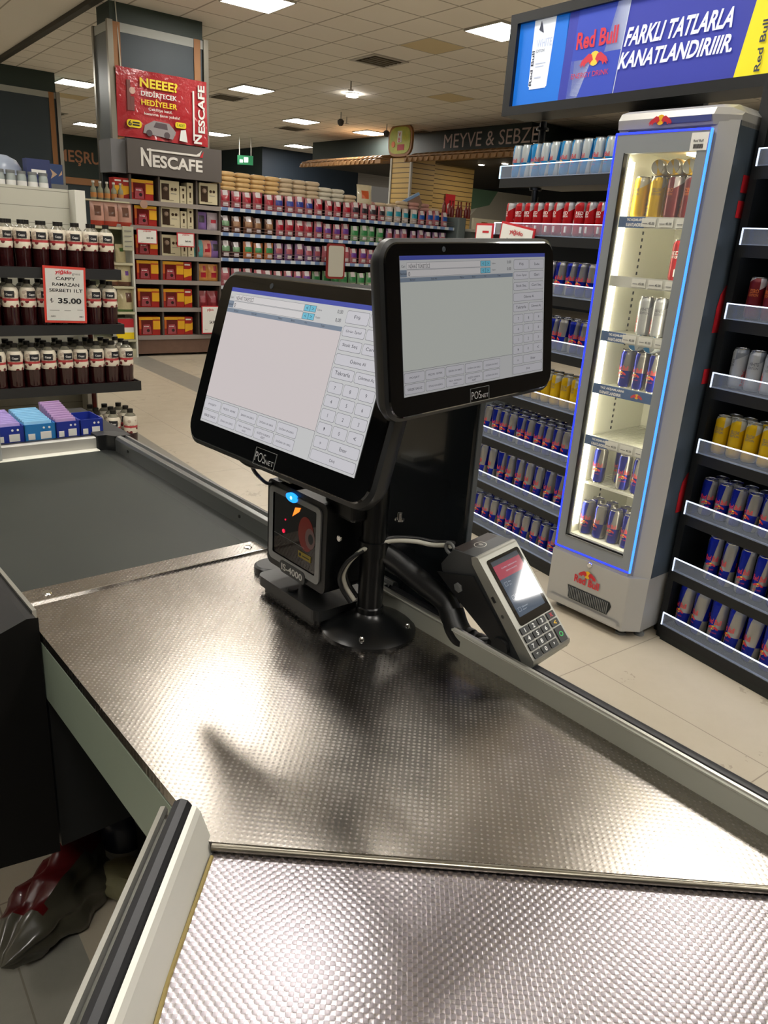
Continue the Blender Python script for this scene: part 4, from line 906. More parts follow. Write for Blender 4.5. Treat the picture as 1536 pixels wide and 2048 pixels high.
for i, z in enumerate(SZ):
    m2 = MB()
    for k in range(20): m2.box(X0+.05+k*.0152, X0+.054+k*.0152, .05, .43, z-.006, z-.001, wirem)
    m2.box(X0+.05, -.075, .05, .056, z-.01, z, wirem); m2.box(X0+.05, -.075, .42, .43, z-.01, z, wirem); sh = m2.build('wire_shelf', cool)
    if i == 0: continue
    pale = mat('strip_grey', '#b0b0a4', .4); nv = mat('strip_navy', '#34557f', .4)
    m2 = MB(); m2.box(X0+.05, -.075, .022, .026, z-.035, z+.005, nv if i in (2,) else pale)
    if i in (1, 2, 3, 5): 
        m2.box(X0+.05, -.26 if i != 2 else -.1, .020, .022, z-.035, z+.004, nv)
        m2.text('YAZ AKŞAMLARINI', paper, TR(-.335, .018, z-.013), w=.11 if i == 2 else .07, h=.012, bold=.03); m2.text('KANATLANDIRIR', paper, TR(-.335, .018, z-.030), w=.10 if i == 2 else .07, h=.012, bold=.03)
    if i != 2:
        for k in range(3):
            m2.box(-.27+k*.07, -.212+k*.07, .018, .020, z-.030, z-.0, mat('tag_white', '#c5c5ba', .4)); m2.text('45.00', blackp, TR(-.240+k*.07, .016, z-.022), w=.024, h=.009, bold=.02); m2.box(-.265+k*.07, -.245+k*.07, .016, .018, z-.02, z-.017, greyprint)
    else: bulls(m2, TR(-.165, .017, z-.017), .05)
    m2.build('price_strip', sh)
# lower panel
m2 = MB(); m2.box(X0+.005, -.045, -.015, .05, .14, .296, fb); m2.prism([(X0+.0, -.02), (-.03, -.02), (X1, .045), (X1, .5), (X0, .5)], .04, .28, fb)
m2.add([(X0+.02, -.0305, .075), (-.05, -.0305, .075), (-.045, -.0305, .05), (X0+.01, -.0305, .05)], [(0, 1, 2, 3)], fb); m2.build('lower_panel', cool, bevel=.004)
m2 = MB(); m2.add([(-.315, -.022, .145), (-.10, -.022, .145), (-.09, -.022, .128), (-.105, -.022, .085), (-.30, -.022, .085)], [(0, 4, 3, 2, 1)], dark)
for k in range(24): m2.box(-.305+k*.0085, -.3015+k*.0085, -.026, -.022, .09, .14, greyp)
m2.build('vent_grille', cool)
m2 = MB(); bulls(m2, TR(-.222, -.0255, .218), .085); m2.text('Red Bull', can_txt, TR(-.222, -.0255, .172), w=.125, h=.034, align='C', bold=.03); m2.build('front_logo', cool)
m2 = MB(); m2.lathe([(.013, 0), (.013, .008), (.010, .012)], chrome, 16, T=TR(-.222, -.015, .268, 0, PI/2)); m2.build('lock', cool)
m2 = MB(); m2.box(-.106, -.044, -.0225, -.02, 1.862, 1.918, paper); m2.text('Red Bull', blackp, TR(-.095, -.024, 1.888), w=.036, h=.008, bold=.02)
for k in range(9): m2.box(-.093+k*.004, -.091+k*.004, -.024, -.0225, 1.868, 1.882, blackp)
m2.build('door_sticker', dr)
for x, y in ((-.38, .05), (-.06, .04), (-.01, .10), (-.38, .45), (-.01, .45)):
    m2 = MB(); m2.lathe([(.022, 0), (.022, .01), (.015, .012), (.015, .042)], greyp, 14, T=TR(x, y, 0)); m2.build('foot', cool)
m2 = MB(); m2.text('Red Bull', can_txt, TR(X1+.002, .40, .55, PI/2) @ Matrix.Rotation(-PI/2, 4, 'Y'), w=1.25, h=.26, bold=.03); m2.build('side_lettering', cool)
def fcan(kind, size, x, y, z, lab, lie=False, rz=None):
    rz = random.uniform(-.5, .5) if rz is None else rz
    Mx = FR @ TR(x, y, z, rz)
    if lie: Mx = FR @ TR(x, .05, z+.029) @ Matrix.Rotation(PI/2, 4, 'X') @ TR(0, 0, -.146)
    can(kind, size, Mx, lab, 'cans inside the cooler')
for i, (k, x) in enumerate((('yellow', -.335), ('yellow', -.268), ('maroon', -.196), ('maroon', -.132))):
    fcan(k, 's', x, .085, SZ[5], '%s can, %s from left, standing on the top shelf inside the cooler' % (CN[k], ORD[i]))
    fcan(k, 's', x, .155, SZ[5], '%s can, %s from left, second row of the cooler top shelf' % (CN[k], ORD[i]))
for i, x in enumerate((-.262, -.199, -.136)): fcan('yellow', 's', x, .05, SZ[5]+.148, 'lying can showing its lid on the cooler top shelf, %s from left' % ORD[i], True)
fcan('red', 's', -.135, .09, SZ[4], 'red can alone on the second cooler shelf from the top'); fcan('white', 's', -.185, .20, SZ[4], 'silver-white can behind the red one in the cooler')
for i, x in enumerate((-.235, -.172, -.11)): fcan('white', 's', x, .09, SZ[3], 'silver-white can, %s from left, third cooler shelf from the top' % ORD[i])
for i, x in enumerate((-.275, -.212, -.150, -.1)):
    if i < 3: fcan('classic', 's', x, .09, SZ[2], 'blue and silver can, %s from left, fourth cooler shelf from the top' % ORD[i]); fcan('classic', 's', x, .16, SZ[2], 'blue and silver can, %s from left, second row of the fourth cooler shelf' % ORD[i])
for i, x in enumerate((-.235, -.170)): fcan('light', 's', x, .05, SZ[2]+.148, 'lying can showing its lid on the fourth cooler shelf, %s from left' % ORD[i], True)
for i, x in enumerate((-.325, -.205, -.135)): fcan('classic', 's', x, .09, SZ[0], 'blue and silver can, %s from left, lowest wire shelf inside the cooler' % ORD[i])
fcan('classic', 's', -.265, .16, SZ[0], 'blue and silver can set back on the lowest cooler wire shelf')
for i, x in enumerate((-.338, -.270, -.202, -.134)): fcan('classic', 's', x, .08, .358, 'blue and silver can, %s from left, on the cooler floor' % ORD[i]); fcan('classic', 's', x, .15, .358, 'blue and silver can, %s from left, second row on the cooler floor' % ORD[i])

# ------------------------------------------------------------------ CHECKOUT COUNTER
CT = .90
wt = mat('embossed_steel', '#a39a8c', .24, 1.0); nt, N, L, b = nodes(wt); v, xyz = objxyz(nt)
def grid_bump(nt, xyz, px, py, b, strength, dist, stagger=True):
    fx = mth(nt, 'DIVIDE', xyz[0], px); fy = mth(nt, 'DIVIDE', xyz[1], py)
    a = mth(nt, 'SINE', mth(nt, 'MULTIPLY', fx, 2*PI)); c_ = mth(nt, 'SINE', mth(nt, 'MULTIPLY', fy, 2*PI))
    h = mth(nt, 'MULTIPLY', a, c_) if stagger else mth(nt, 'MAXIMUM', a, c_)
    return h
h = grid_bump(nt, xyz, .0095, .0095, b, 1, .001); h2 = mth(nt, 'MAXIMUM', h, 0); bump(nt, h2, .085, .0007, b)
n1 = noise(nt, v, 14, 6, .7); L.new(mth(nt, 'ADD', mth(nt, 'ADD', .185, mth(nt, 'MULTIPLY', n1, .12)), mth(nt, 'MULTIPLY', h2, .05)), b.inputs['Roughness'])
nz_ = noise(nt, v, 2.2, 4, .6); L.new(mixc(nt, nz_, '#8b867f', '#9c968f'), b.inputs['Base Color'])
ctr = thing('checkout_counter', 'long checkout counter with embossed steel worktop and black belt', 'counter', K)
m2 = MB(); poly = [(-.435, -.376), (.205, -.376), (.662, .127), (-.435, .127)]
m2.prism(poly, CT-.016, CT, wt); wto = m2.build('worktop', ctr, bevel=.0015)
m2 = MB(); m2.box(-.485, -.437, -.376, .092, CT-.01, CT+.003, wt); m2.box(-.437, -.434, -.376, .10, CT-.01, CT+.0035, chrome); m2.build('joint_strip', ctr)
m2 = MB()
for x, y in ((-.46, -.325), (-.46, .065)): m2.lathe([(.0085, CT+.003), (.007, CT+.005), (.0035, CT+.0048)], chrome, 14, T=TR(x, y, 0))
m2.build('strip_screw', ctr)
belt = mat('belt_rubber', '#33362f', .5, spec=.25); nt, N, L, b = nodes(belt); v, xyz = objxyz(nt)
n1 = noise(nt, v, 3.5, 5, .6); n2 = noise(nt, v, 60, 3, .6); c = mixc(nt, n1, '#1b1f1b', '#262a24'); L.new(c, b.inputs['Base Color']); bump(nt, n2, .06, .001, b)
m2 = MB(); m2.prism([(-1.285, -.372), (-.488, -.372), (-.488, .075), (-1.285, .082)], CT-.012, CT, belt); m2.build('conveyor_belt', ctr)
m2 = MB(); m2.box(-1.33, -.436, .076, .127, CT-.02, CT-.006, mat('belt_bed', '#2a2c2a', .4, .4)); m2.box(-1.33, -.436, -.38, .08, CT-.05, CT-.02, dark); m2.build('belt_bed', ctr)
m2 = MB(); m2.box(-1.33, .60, -.12, .125, .08, CT-.02, mat('cabinet_black', '#131414', .6)); m2.box(-1.33, -.34, -.372, -.12, .48, CT-.05, 'cabinet_black'); m2.box(-1.40, -1.36, -.6, -.12, 0, .6, 'cabinet_black'); m2.box(-1.30, .55, -.08, .10, .0, .08, dark); m2.build('cabinet', ctr)  # far low box is a dark plane added for the open shade under the belt
# light front skirt below the worktop, staff side
sk = noisy('skirt_panel', '#7f897a', '#727c6e', 6, .5)
m2 = MB(); pts = []
for i in range(26):
    x = -.347+.50*i/25; pts.append((x, CT-.012-.004*abs(sin(i*2.3))-.006*(i % 3 == 0)))
m2.loft([[(-.347, -.376, .782)]+[(x, -.376, z) for x, z in pts][0:0]+[(.155, -.376, .785)]+[(.155, -.376, CT-.02)]+[(-.347, -.376, CT-.018)], [(-.347, -.366, .782), (.155, -.366, .785), (.155, -.366, CT-.02), (-.347, -.366, CT-.018)]], sk); m2.build('front_skirt', ctr)
m2 = MB(); m2.box(-.347, .21, -.372, -.35, CT-.03, CT-.016, black); m2.box(-.36, .21, -.35, -.12, CT-.04, CT-.016, dark); m2.build('subframe', ctr)
# conveyor housing at the left
m2 = MB(); m2.loft([[(-1.40, y, z) for y, z in ((-.378, CT+.028), (-.395, CT+.030), (-.52, CT-.015), (-.60, CT-.12), (-.60, .52), (-.378, .48))], [(-.330, y, z) for y, z in ((-.378, CT+.028), (-.395, CT+.030), (-.52, CT-.015), (-.60, CT-.12), (-.60, .52), (-.378, .48))]], mat('housing_black', '#0c0b0a', .55, spec=.25)); m2.build('belt_housing', ctr, bevel=.008)
m2 = MB(); m2.box(-1.40, -.352, -.380, -.374, CT+.0, CT+.0305, alu); m2.build('edge_trim', ctr)
# rails
def rail(name, x0, x1, T, face, top_m):
    m2 = MB()
    prof = [(.0, -.012), (.0, .032), (.003, .035), (.007, .035), (.009, .030), (.009, -.02)]
    m2.loft([[(x0, y, z) for y, z in prof], [(x1, y, z) for y, z in prof]], face, T)
    m2.loft([[(x0, y, z) for y, z in ((-.0006, .030), (.003, .0358), (.008, .0358), (.0095, .030))], [(x1, y, z) for y, z in ((-.0006, .030), (.003, .0358), (.008, .0358), (.0095, .030))]], alu, T)
    m2.loft([[(x0, y, z) for y, z in ((.009, -.06), (.009, .0), (.045, .0), (.045, -.06))], [(x1, y, z) for y, z in ((.009, -.06), (.009, .0), (.045, .0), (.045, -.06))]], alu, T)
    o = m2.build(name, ctr)
    m2 = MB(); pr = [(.0095, .0), (.0095, .029), (.014, .031), (.017, .024), (.020, .030), (.030, .031), (.038, .026), (.043, .014), (.044, .0)]
    m2.loft([[(x0, y, z) for y, z in pr], [(x1, y, z) for y, z in pr]], rubber, T, True); m2.build('rubber_bumper', ctr)
    return o
rail('side_rail', -.12, 1.1, TR(0, .127, CT), alu_p, alu)
# far stretch of rail: aluminium with black inlay
m2 = MB(); pr = [(0, -.02), (0, .028), (.004, .036), (.016, .037), (.018, .028), (.026, .026), (.030, .037), (.040, .034), (.044, .02), (.044, -.06), (.009, -.06)]
m2.loft([[(-1.29, y, z) for y, z in pr], [(-.12, y, z) for y, z in pr]], mat('rail_dark_alu', '#7c7e7c', .3, .8), TR(0, .127, CT)); m2.build('belt_rail', ctr, bevel=.001)
m2 = MB(); m2.loft([[(-1.29, y, z) for y, z in ((.0165, .029), (.022, .0345), (.0285, .029), (.027, .026), (.018, .026))], [(-.12, y, z) for y, z in ((.0165, .029), (.022, .0345), (.0285, .029), (.027, .026), (.018, .026))]], rubber, TR(0, .127, CT)); m2.build('rail_inlay', ctr)
m2 = MB()
for x in (-.60, -1.2): m2.lathe([(.004, 0), (.004, .0015)], blackm, 10, T=TR(x, .127, CT+.014, 0, PI/2))
m2.build('rail_screw', ctr)
# end rail and corner
m2 = MB(); m2.box(-1.335, -1.315, -.376, .085, CT-.02, CT+.032, mat('end_rail_alu', '#b3b1aa', .4, .4)); m2.box(-1.316, -1.288, -.376, .085, CT-.02, CT+.001, white); m2.box(-1.36, -1.335, -.376, .085, CT-.05, CT+.03, rubber); m2.build('end_rail', ctr, bevel=.002)
m2 = MB(); m2.prism([(-1.36, .085), (-1.31, .085), (-1.31, .11), (-1.285, .127), (-1.285, .172), (-1.30, .172), (-1.34, .15), (-1.36, .12)], CT-.03, CT+.037, black); m2.build('corner_cap', ctr, bevel=.004)
m2 = MB(); m2.box(-1.33, 1.0, .128, .166, .08, CT-.02, mat('outer_cladding', '#8a877f', .5)); m2.build('outer_cladding', ctr)
# board at far left
m2 = MB(); m2.box(-1.315, -1.295, -.60, -.168, CT+.001, CT+.115, mat('screen_board', '#a3a6a3', .5)); m2.build('end_board', ctr, bevel=.002)

# packing table (angled lower panel)
a_ = atan2(.505, .457)
PK = K @ Matrix.Translation((.207, -.376, 0)) @ Matrix.Rotation(a_, 4, 'Z')      # x along the seam, -y towards the camera
pk = thing('packing_table', 'bright embossed metal packing table angled beside the worktop', 'counter', PK)
pm_ = mat('woven_emboss', '#c4bcc0', .34, 1.0); nt, N, L, b = nodes(pm_); v, xyz = objxyz(nt)
fx = mth(nt, 'DIVIDE', xyz[0], .0046); fy = mth(nt, 'DIVIDE', xyz[1], .0046)
ck = N.new('ShaderNodeTexChecker'); ck.inputs['Scale'].default_value = 1
mp = N.new('ShaderNodeCombineXYZ'); L.new(fx, mp.inputs[0]); L.new(fy, mp.inputs[1]); mp.inputs[2].default_value = .5; L.new(mp.outputs[0], ck.inputs['Vector'])
sx = mth(nt, 'ABSOLUTE', mth(nt, 'SINE', mth(nt, 'MULTIPLY', fx, PI))); sy = mth(nt, 'ABSOLUTE', mth(nt, 'SINE', mth(nt, 'MULTIPLY', fy, PI)))
pil = mth(nt, 'POWER', mth(nt, 'MULTIPLY', sx, sy), .5); hh = mth(nt, 'MULTIPLY', pil, mth(nt, 'SUBTRACT', mth(nt, 'MULTIPLY', ck.outputs['Fac'], 2), 1))
bump(nt, hh, .15, .0010, b); L.new(mth(nt, 'ADD', .27, mth(nt, 'MULTIPLY', ck.outputs['Fac'], .12)), b.inputs['Roughness']); L.new(mixc(nt, ck.outputs['Fac'], '#aea8ab', '#918b90'), b.inputs['Base Color'])
m2 = MB(); m2.prism([(.003, -.85), (1.43, -.85), (.672, -.004), (.003, -.004)], CT-.02, CT-.009, pm_); m2.build('embossed_panel', pk)
m2 = MB(); m2.tube([(.002, -.0015, CT-.004), (.674, -.0015, CT-.004)], .0042, mat('trim_steel', '#8d887c', .3, 1.0), 10); m2.build('seam_trim', pk)
m2 = MB(); T0 = TR(0, 0, CT)
wf = mat('rail_white_face', '#bdbcb4', .4, .1)
m2.loft([[(x, y, z) for x, z in ((.004, -.02), (-.012, .030), (-.016, .036), (-.021, .037), (-.021, -.05))] for y in (.010, -.85)][::-1], wf, T0)
m2.loft([[(x, y, z) for x, z in ((-.046, -.05), (-.046, .030), (-.049, .034), (-.054, .033), (-.056, -.05))] for y in (.010, -.85)][::-1], alu, T0)
m2.box(-.05, -.018, -.85, .006, CT-.06, CT+.02, alu); m2.build('end_rail', pk)
m2 = MB(); m2.loft([[(x, y, z) for x, z in ((-.0215, .01), (-.0215, .036), (-.026, .042), (-.033, .0435), (-.040, .039), (-.0425, .030), (-.0425, .01))] for y in (.012, -.85)][::-1], rubber, T0, True); m2.build('rubber_bumper', pk)
m2 = MB(); m2.tube([(.004, -.01, CT-.0085), (.001, -.15, CT-.0085), (.008, -.30, CT-.0085), (.007, -.85, CT-.0085)], .0022, mat('worn_sealant', '#8a7a4a', .7), 6); m2.build('sealant', pk)
m2 = MB(); m2.prism([(.15, -.6), (.85, -.6), (.42, -.1), (.15, -.1)], 0, CT-.03, MATS['cabinet_black']); m2.build('cabinet', pk)

# ------------------------------------------------------------------ POS SCREENS
def em2(n, c, s): return mat(n, '#101010', .12, emit=c, es=s, coat=.0)
def ui(parent, s, tagn):
    W, H_ = .345, .194
    bg = em2('ui_bg_'+tagn, '#dcdcdc', s); wh = em2('ui_white_'+tagn, '#e6dcdc' if tagn == 'a' else '#dcdfd8', s); blu = em2('ui_blue_'+tagn, '#5560c0', s*.9); hdr_ = em2('ui_hdr_'+tagn, '#8a97a8', s); btn = em2('ui_btn_'+tagn, '#e0dee4', s); ln = em2('ui_line_'+tagn, '#8a8a90', s)
    tx_ = em2('ui_txt_'+tagn, '#3c3c44', s); cy_ = em2('ui_cyan_'+tagn, '#7fd0ea', s); fld = em2('ui_field_'+tagn, '#eae6e6', s)
    m2 = MB()
    def X(u): return (u-.5)*W
    def Z(v_): return (.5-v_)*H_
    def R(u0, u1, v0, v1, m, d=0): m2.add([(X(u0), -d, Z(v1)), (X(u1), -d, Z(v1)), (X(u1), -d, Z(v0)), (X(u0), -d, Z(v0))], [(0, 1, 2, 3)], m)
    def B(u0, u1, v0, v1, m, d, r=.0022, edge_=ln):
        for dd, g, mm in ((d, 0, edge_), (d+.00008, .0005, m)):
            pts = rrect((u1-u0)*W-2*g, (v1-v0)*H_-2*g, r, 3, X((u0+u1)/2), Z((v0+v1)/2)); m2.add([(x, -dd, z) for x, z in pts], [tuple(range(len(pts)))], mm)
    def T(s_, u, v_, hgt, m=tx_, al='C', ww=None): m2.text(s_, m, TR(X(u), -.0006, Z(v_)), h=hgt*H_, w=ww*W if ww else None, align=al)
    R(0, 1, 0, 1, bg, 0); R(0, 1, 0, .03, blu, .0001); R(.0, .745, .18, .81, wh, .0001); R(.0, .745, .151, .18, hdr_, .0001); R(0, .745, .809, .812, ln, .0002); R(.744, .746, .18, .99, ln, .0002)
    R(.04, .505, .046, .094, ln, .0001); R(.0405, .5045, .048, .092, fld, .0002); R(.04, .505, .097, .146, ln, .0001); R(.0405, .5045, .099, .144, fld, .0002)
    R(0, .038, .097, .146, hdr_, .0002); T('Cari', .018, .08, .016); T('Barkod', .018, .13, .016)
    T('NİHAİ TÜKETİCİ', .05, .086, .034, al='L', ww=.125); m2.text('0', tx_, TR(X(.046), -.0006, Z(.14)), h=.03*H_)
    for v0 in (.048, .100):
        R(.508, .578, v0, v0+.042, tx_, .0003); R(.5095, .542, v0+.002, v0+.040, cy_, .0004); R(.544, .5765, v0+.002, v0+.040, cy_, .0004); T('<', .526, v0+.03, .018); T('>', .56, v0+.03, .018)
    T('İndirim', .60, .076, .015); T('Toplam', .60, .128, .015); T('0,00', .73, .078, .026, al='R'); T('0,00', .73, .13, .026, al='R')
    for s_, u in (('Barkod', .07), ('Stok Adı', .2), ('Miktar', .38), ('Birim', .46), ('Fiyat', .54), ('Tutar', .64)): T(s_, u, .171, .013)
    for i, (a, b_) in enumerate((('POŞET', 'SEBZE SAKIZ'), ('PEÇETE - EKMEK', 'SİVAS UN 25KG'), ('ŞEKER UN 50KG', 'PEÇA - RAMAZAN PİDESİ'), ('DOĞAN UN 50KG', 'ROZETO YUMURTA ADET'), ('DOĞAN UN 25KG', 'DOĞAN UN 10KG'))):
        u0 = .003+i*.1305
        for v0, s_ in ((.824, a), (.908, b_)):
            B(u0, u0+.124, v0, v0+.076, btn, .0002)
            w_ = s_.split(' ')
            if len(s_) > 14: k = len(w_)-1; T(' '.join(w_[:k]), u0+.062, v0+.040, .014, ww=.085); T(' '.join(w_[k:]), u0+.062, v0+.062, .014)
            else: T(s_, u0+.062, v0+.048, .017, ww=min(.09, .012*len(s_)))
    rows = [(.046, .125, ['Fiş', 'İade']), (.140, .205, ['Ürün İptal', 'Geri']), (.225, .292, ['Stok Seç', 'Cari Seç']), (.312, .380, ['Ödeme Al']), (.396, .465, ['Tekrarla', 'Çekmece Aç'])]
    for v0, v1, ls in rows:
        n = len(ls)
        for k, s_ in enumerate(ls):
            u0 = .752+k*(.246/n); B(u0, u0+.246/n-.006, v0, v1, btn, .0002); T(s_, u0+.123/n-.003, (v0+v1)/2+.010, .024, ww=min(.08, .0105*len(s_)))
    for r_, ls in enumerate(('789', '456', '123', ',0<')):
        v0 = .485+r_*.086
        for k, s_ in enumerate(ls): u0 = .752+k*.0825; B(u0, u0+.0765, v0, v0+.072, btn, .0002); T(s_, u0+.038, v0+.048, .022)
    B(.752, .8285, .830, .902, btn, .0002); T('*', .79, .878, .018); B(.8345, .994, .830, .902, btn, .0002); T('Enter', .914, .878, .022); B(.752, .994, .916, .984, btn, .0002); T('Çıkış', .873, .962, .022)
    return m2.build('screen', parent)
bez = mat('monitor_glass', '#060607', .06, coat=.6); shell = mat('monitor_shell', '#141516', .4)
def monitor(name, lab, Mx, s, tagn, yoff):
    """local: X right on screen, Z up, -Y towards the viewer; origin at the centre of the active area"""
    t = thing(name, lab, 'monitor', Mx)
    m2 = MB()
    def ring(w, h, r, y, dz=0): return [(x, y, z+yoff+dz) for x, z in rrect(w, h, r, 6)]
    m2.loft([ring(.40, .24, .026, .0022), ring(.412, .252, .03, .006), ring(.414, .254, .031, .016), ring(.40, .24, .03, .030), ring(.34, .19, .03, .046)], shell, smooth=True); m2.build('housing', t)
    m2 = MB(); m2.loft([ring(.402, .242, .027, .0026), ring(.398, .238, .025, .0006)], bez); m2.build('front_glass', t)
    u = ui(t, s, tagn)
    m2 = MB(); z0 = -.097-.018
    for a in ((-.023, .023, z0-.011, z0-.0105), (-.023, .023, z0+.011, z0+.0115), (-.0235, -.023, z0-.011, z0+.0115), (.023, .0235, z0-.011, z0+.0115)): m2.box(a[0], a[1], -.0002, .0006, a[2], a[3], greyp)
    lw = mat('logo_grey', '#b9b9b9', .4, .3)
    m2.text('POS', lw, TR(-.021, -.0004, z0-.006), w=.023, h=.012, bold=-.01); m2.text('NET', lw, TR(.003, -.0004, z0-.006), w=.018, h=.006, bold=-.01); m2.build('logo', t)
    m2 = MB(); m2.lathe([(.004, 0), (.0035, .0006)], mat('lens_grey', '#3a3f44', .1), 14, T=TR(-.08, .0006, .105, 0, PI/2)); m2.build('webcam', t)
    return t
def basis(Rm, T):
    # columns given as screen-right, screen-up, normal  ->  local X right, Y = -normal, Z = up
    return Matrix(((Rm[0][0], -Rm[0][2], Rm[0][1], T[0]), (Rm[1][0], -Rm[1][2], Rm[1][1], T[1]), (Rm[2][0], -Rm[2][2], Rm[2][1], T[2]), (0, 0, 0, 1)))
ML = basis(((.6886, .2, -.6971), (-.7251, .2077, -.6566), (.0135, .9575, .288)), (-0.1495, 1.0747, 1.3193))
MR = basis(((.6962, -.1072, .7098), (.7163, .0388, -.6967), (.0471, .9935, .1038)), (0.1021, 0.977, 1.4162))
monitor('cashier_monitor', 'left black touch screen tilted back with bright sales program', ML @ Matrix.Scale(1.10, 4), .72, 'a', -.005)
monitor('customer_monitor', 'right black touch screen turned to the customer with dimmer reflections', MR @ Matrix.Scale(.80, 4), .42, 'b', -.006)
# monitor stand pole
ps = thing('pole_stand', 'round black pole stand bolted to the steel worktop', 'stand', K @ TR(-.066, .058, CT))
m2 = MB(); m2.lathe([(.078, 0), (.078, .004), (.070, .010), (.052, .016), (.034, .024), (.024, .030), (.021, .036)], blackg, 40); m2.build('base_flange', ps)
m2 = MB(); m2.lathe([(.0225, .03), (.0225, .042), (.0205, .044), (.0205, .49)], blackm, 28); m2.build('pole', ps)
for i in range(4):
    a = 2*PI*i/4+.72; m2 = MB(); m2.lathe([(.0065, .008), (.0065, .010), (.005, .010), (.004, .016), (.002, .018)], chrome, 12, T=TR(.064*cos(a), .064*sin(a), 0)); m2.build('bolt', ps)
m2 = MB(); m2.tube([(0, 0, .40), (-.035, -.09, .42)], .016, blackm, 12); m2.tube([(0, 0, .47), (.11, .005, .50)], .016, blackm, 12); m2.build('monitor_bracket', ps)
m2 = MB(); m2.box(-.075, .0, -.045, .02, .19, .36, blackm); m2.build('cable_box', ps, bevel=.006)
m2 = MB(); m2.lathe([(.008, .183), (.008, .186), (.004, .186), (.004, .196)], chrome, 12, T=TR(.008, .045, 0)); m2.lathe([(.005, 0), (.005, .003)], chrome, 12, T=TR(-.025, -.048, .16, 0, PI/2)); m2.build('screw', ps)
# mast panel behind the rail
mp_ = thing('black_panel', 'tall glossy black panel standing behind the rail under the customer screen', 'panel', K @ TR(-.205, .175, .0))
pmm = mat('panel_gloss', '#141719', .16, coat=.3); nt, N, L, b = nodes(pmm); v, xyz = objxyz(nt); bump(nt, noise(nt, v, 5, 2), .08, .02, b)
m2 = MB(); m2.prism(rrect(.225, .016, .006, 4, .1125, .008), CT-.03, 1.36, pmm); m2.build('panel_body', mp_)
m2 = MB(); m2.box(.2235, .2262, .003, .013, CT-.03, 1.36, mat('panel_edge', '#3f4346', .4)); m2.build('edge_strip', mp_)
# scanner
sc = thing('barcode_scanner', 'black box barcode scanner with blue light and red glowing window', 'scanner', K @ TR(-.285, .0, CT))
m2 = MB(); m2.prism(rrect(.172, .155, .012, 4, .086, .1315), 0, .085, black, T=TX @ TR(0, 0, -.085)); m2.build('body', sc, bevel=.003)
pl = mat('scanner_silver', '#8a8c8c', .35, .4)
m2 = MB()
o_ = rrect(.150, .132, .010, 4, .084, .133); i_ = rrect(.126, .110, .003, 4, .084, .135)
n = len(o_); m2.add([(x, -.003, z) for x, z in o_]+[(x, -.003, z) for x, z in i_], [(k, (k+1) % n, n+(k+1) % n, n+k) for k in range(n)], pl)
m2.add([(x, .0, z) for x, z in o_]+[(x, -.003, z) for x, z in o_], [(k, (k+1) % n, n+(k+1) % n, n+k) for k in range(n)], pl); m2.build('front_frame', sc)
m2 = MB(); m2.add([(x, -.0012, z) for x, z in i_], [tuple(range(len(i_)))], mat('scanner_window', '#0a0406', .05, coat=.6)); m2.build('window', sc)
rg = mat('laser_red', '#3a0808', .3, emit='#7a1408', es=.22); rg2 = mat('laser_dot', '#ff2040', .3, emit='#c01838', es=1.5); og = mat('laser_amber', '#ff8020', .3, emit='#ff8a30', es=1.2)
m2 = MB(); cx_, cz_ = .118, .143
m2.add([(cx_+.022*cos(a), -.0016, cz_+.030*sin(a)) for a in [2*PI*i/24 for i in range(24)]], [tuple(range(24))], rg); m2.add([(cx_+.012+.014*cos(a), -.0018, cz_-.004+.018*sin(a)) for a in [2*PI*i/16 for i in range(16)]], [tuple(range(16))], mat('scan_motor', '#6f5a58', .3, .4)); m2.add([(cx_+.014+.007*cos(a), -.002, cz_-.004+.009*sin(a)) for a in [2*PI*i/16 for i in range(16)]], [tuple(range(16))], dark)
m2.add([(.078, -.002, .162), (.098, -.002, .176), (.102, -.002, .184), (.086, -.002, .180)], [(0, 1, 2, 3)], og); m2.lathe([(.0035, 0), (.0035, .001)], rg2, 12, T=TR(.053, -.0015, .128, 0, PI/2)); m2.lathe([(.0015, 0), (.0015, .001)], rg2, 10, T=TR(.058, -.0015, .150, 0, PI/2)); m2.box(.024, .115, -.0018, -.0014, .117, .1177, greyp, T=TR(0, 0, 0)); m2.build('scan_optics', sc)
m2 = MB(); m2.box(.098, .134, -.0022, -.0018, .098, .109, mat('warning_yellow', '#8d7a22', .5)); m2.lathe([(.003, 0), (.003, .0006)], blackp, 10, T=TR(.104, -.0022, .1035, 0, PI/2)); m2.box(.11, .13, -.0026, -.0022, .102, .1035, blackp); m2.build('warning_label', sc)
m2 = MB(); m2.prism(rrect(.075, .022, .008, 4, .084, .064), 0, .004, mat('scanner_badge', '#2c2f31', .4), T=TX); m2.text('IS-4000', mat('badge_letters', '#c5c5c0', .4), TR(.084, -.0048, .058), w=.062, h=.0125, align='C', bold=.02); m2.build('name_badge', sc)
m2 = MB(); n = 24; m2.loft([[(.078+.016*cos(2*PI*i/n), y, .195+.0075*sin(2*PI*i/n)) for i in range(n)] for y in (-.0005, -.005)][::-1], mat('scanner_blue_led', '#2080ff', .3, emit='#1f8fff', es=1.8)); m2.lathe([(.003, 0), (.003, .0005)], mat('led_core', '#ffffff', .3, emit='#a8e0ff', es=1.5), 10, T=TR(.078, -.0052, .195, 0, PI/2)); m2.build('status_light', sc)
m2 = MB(); m2.prism(rrect(.185, .125, .016, 5, .085, .045), .012, .030, mat('stand_base_black', '#1a1b1b', .4)); m2.prism(rrect(.17, .11, .014, 5, .085, .045), 0, .012, black); m2.build('base', sc, bevel=.003)
m2 = MB(); m2.tube([(.085, .04, .03), (.085, .045, .06)], .02, black, 16); m2.lathe([(.010, 0), (.009, .003)], blackg, 14, T=TR(.085, -.002, .031)); m2.build('neck', sc)
